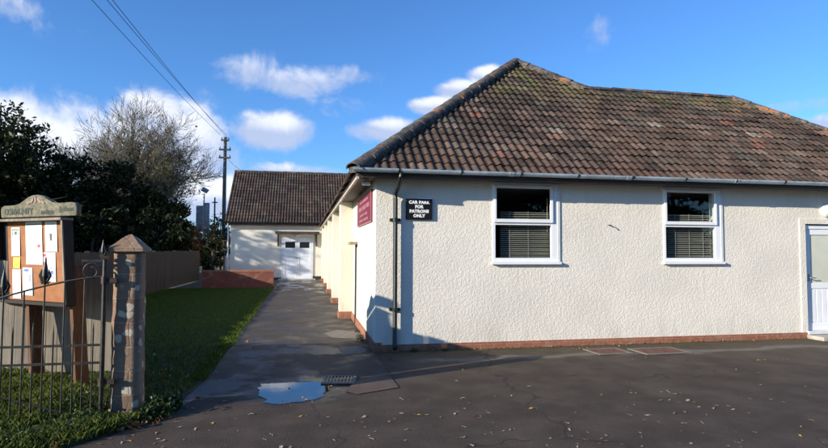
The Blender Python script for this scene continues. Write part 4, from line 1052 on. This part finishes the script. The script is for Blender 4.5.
ivp = [(-3.1, -3.15, 1.), (-3.0, -3.3, 1.), (-2.95, -3.15, 1.1), (-3.3, -3.5, 1.), (-3.5, -3.6, .8), (-3.2, -2.6, 1.1), (-3.3, -2.4, 1.), (-3.0, -2.65, 1.2), (-3.5, -2.1, .7), (-3.8, -1.8, .6), (-3.9, -3.8, .8), (-3.4, -2.9, .8)]
ground_leaves('ground_ivy', ivp, 4200, .10, .12, .045, .028, 'ivy_leaf', 'low leafy ivy and weeds at the foot of the gate and fence', 'ground cover')
ground_leaves('weed_clump', [(-2.42, -2.9, 1.), (-2.46, -2.8, 1.), (-2.37, -2.72, .8), (-2.52, -3.0, .7)], 1500, .055, .07, .07, .036, 'ivy_leaf', 'leafy weed clump at the right foot of the stone pillar', 'ground cover')
ground_leaves('leaf_litter', [(-2.78, -3.22, 1.), (-2.70, -3.3, .9), (-2.95, -3.45, .8), (-2.60, -3.15, 1.), (-2.48, -3.08, .6), (-3.3, -3.95, .9), (-3.1, -3.75, .9)], 420, .10, .06, .012, .045, 'litter', 'brown and orange leaf litter between grass and tarmac', 'leaf litter')
ground_leaves('lawn_litter', [(x, y, 1.) for x, y in ((-2.7, -1.2), (-3.1, .2), (-2.6, 1.5), (-3.6, 2.5), (-2.8, 4), (-2.45, -2.1))], 110, .35, .6, .006, .045, 'litter', 'scattered brown leaves on the near end of the lawn', 'leaf litter')
wl = [(x, -.03, .5) for x in np.arange(.4, 8, .25)]+[(3.3, -.3, .8), (4.1, -.2, 1.), (6.8, -.1, .5)]
ground_leaves('crumb_litter', wl, 420, .12, .05, .004, .020, 'litter', 'fine leaf crumbs along the foot of the front wall', 'leaf litter')
ground_leaves('corner_weeds', [(-.12, 1.2, .5), (-.08, 1.5, .5), (-.1, 1.0, .4), (-.07, 2.2, .3), (.6, -.1, .4), (1.1, -.08, .35)], 420, .07, .12, .04, .02, 'ivy_leaf', 'small green weeds along the foot of the side wall', 'ground cover')

# fallen leaves: individual things
def leaf_mesh(seed, mat):
    r = random.Random(seed); bm = B(); n = 10; c = bm.verts.new((0, 0, .004)); ring = []
    for k in range(n):
        a = 2*PI*k/n; q = (1.0 if k % 2 == 0 else .62)*(1+r.uniform(-.15, .15)); x = math.cos(a)*q*.026*1.25; y = math.sin(a)*q*.021
        ring.append(bm.verts.new((x, y, .003+abs(y)*r.uniform(.1, .6)+max(0, x)*r.uniform(0, .4))))
    for k in range(n): bm.faces.new((c, ring[k], ring[(k+1) % n]))
    tube(bm, [(-.026, 0, .004), (-.045, .003, .006)], .0012, 4)
    me = bpy.data.meshes.new('fallen_leaf'); bm.to_mesh(me); bm.free(); me.materials.append(M(mat)); return me
LM = {c: [leaf_mesh(i*7+j, 'leaf_'+c) for i in range(4)] for j, c in enumerate(('pale', 'tan', 'yellow', 'orange'))}
LL = {'pale': 'pale bleached fallen leaf lying on the dark tarmac', 'tan': 'tan brown fallen leaf lying on the dark tarmac', 'yellow': 'bright yellow fallen leaf lying on the dark tarmac', 'orange': 'orange fallen leaf lying on the dark tarmac'}
r = random.Random(77); spots = []
while len(spots) < 235:
    px = r.uniform(95, 828); py = 352+96*r.random()**.75
    dv = pixdir(px, py); k = -CAM.z/dv.z; p = CAM+dv*k
    if p.y > -.15 or p.y < -6 or (p.x < -2.35 and p.y > -3.3) or p.x-.0 < -2.9: continue
    if (p.x < -.3 and p.y > -2.2) and r.random() < .6: continue
    if p.y > -1.5 and r.random() < .35: continue
    q = r.random(); c = 'pale' if q < .68 else 'tan' if q < .92 else 'yellow' if q < .985 else 'orange'
    if r.random() < .35 and spots: b0 = r.choice(spots); p = Vector((b0[0]+r.gauss(0, .12), b0[1]+r.gauss(0, .10), 0))
    spots.append((p.x, p.y, c))
for (x, y, c) in spots:
    o = bpy.data.objects.new('fallen_leaf', r.choice(LM[c])); COL.objects.link(o)
    o.location = (x, y, .001); o.rotation_euler = (r.uniform(-.25, .25), r.uniform(-.25, .25), r.uniform(0, 6.28)); s = r.choice((r.uniform(.35, .65), r.uniform(.5, 1.0))); o.scale = (s, s*r.uniform(.7, 1), s)
    tag(o, LL[c], 'leaf', c+' fallen leaves scattered over the car park')

# ------------------------------------------------------------------ poles and wires
PB = Vector((-7.05, 34, 0)); PH = 9.9
t = thing('telegraph_pole', 'tall wooden telegraph pole with crossarms left of the far roof', 'telegraph pole', PB)
bm = B(); tube(bm, [(0, 0, -.1), (0, 0, PH*.5), (0, 0, PH)], [.16, .14, .11], 10); obj('pole', bm, 'pole_wood', t)
wd = Vector((-.02, -1, 0)).normalized(); wr = Vector((1, 0, 0))
arms = ((PH-.25, .28), (PH-.95, .42), (PH-1.55, .42))
for z, hw in arms:
    bm = B(); box(bm, -hw, hw, -.16, -.05, z-.06, z+.06); a = obj('crossarm', bm, 'pole_wood', t)
    for s in (-1, 1):
        bm = B(); tube(bm, [(s*hw*.85, -.10, z+.06), (s*hw*.85, -.10, z+.13), (s*hw*.85, -.10, z+.22)], [.03, .05, .025], 8); obj('insulator', bm, 'steel_grey', a)
t2 = thing('telegraph_pole', 'wooden telegraph pole behind the viewer carrying the overhead wires', 'telegraph pole', (-7.9, -16, 0))
bm = B(); tube(bm, [(0, 0, -.1), (0, 0, 10.3)], [.16, .11], 10); obj('pole', bm, 'pole_wood', t2)
bm = B(); box(bm, -.55, .55, -.06, .06, 10.0, 10.12); obj('crossarm', bm, 'pole_wood', t2)
ends = [((-.35, .15), -8.45, .0), ((.1, .15), -7.95, .0), ((.3, -.2), -7.5, .0)]
labs = ('leftmost of the three overhead wires', 'middle of the three overhead wires', 'rightmost of the three overhead wires')
for ((dx, dz), ex, _), lb in zip(ends, labs):
    bm = B(); p0 = PB+Vector((dx, -.1, PH+dz)); p1 = Vector((ex, -16, 10.15))
    tube(bm, [p0.lerp(p1, k/30)-Vector((0, 0, 1.0*4*(k/30)*(1-k/30)*.55)) for k in range(31)], .011, 5)
    tag(obj('overhead_wire', bm, 'wire', None), lb, 'wire', 'overhead wires')
bm = B(); p0 = PB+Vector((.1, -.1, PH-1.5)); p1 = Vector((-3.2, YK+3.6, 6.2)); tube(bm, [p0.lerp(p1, k/16)-Vector((0, 0, .6*4*(k/16)*(1-k/16))) for k in range(17)], .012, 5)
tag(obj('service_wire', bm, 'wire', None), 'thin sagging wire from the telegraph pole to the far roof', 'wire')
t = thing('thin_post', 'slim dark post just left of the telegraph pole', 'post', (-7.55, 33.0, 0))
bm = B(); tube(bm, [(0, 0, -.1), (0, 0, 5.3)], [.07, .05], 8); obj('post', bm, 'iron', t)
bm = B(); box(bm, -.18, .18, -.05, .05, 4.9, 4.98); obj('crossarm', bm, 'iron', t)
t = thing('solar_mast', 'grey steel mast with tilted solar panel and two blue-grey sign boxes', 'mast', (-7.98, 31.2, 0))
bm = B(); tube(bm, [(0, 0, -.1), (0, 0, 5.4)], .055, 8); obj('mast_pole', bm, 'steel_grey', t)
bm = B(); box(bm, -.22, .22, -.02, .02, -.18, .18, Matrix.Translation((.06, -.05, 5.62)) @ Matrix.Rotation(.5, 4, 'Y') @ Matrix.Rotation(-.6, 4, 'X')); obj('solar_panel', bm, 'solar', t)
bm = B(); box(bm, -.48, -.06, -.12, .02, 2.75, 4.55); obj('sign_panel', bm, 'sign_blue', t, bevel=.01)
bm = B(); box(bm, .07, .38, -.14, .0, 2.65, 4.75); obj('sign_panel', bm, 'sign_blue', t, bevel=.01)
bm = B(); box(bm, .14, .34, -.16, -.14, 3.0, 4.6); obj('sign_panel_face', bm, 'steel_grey', t)
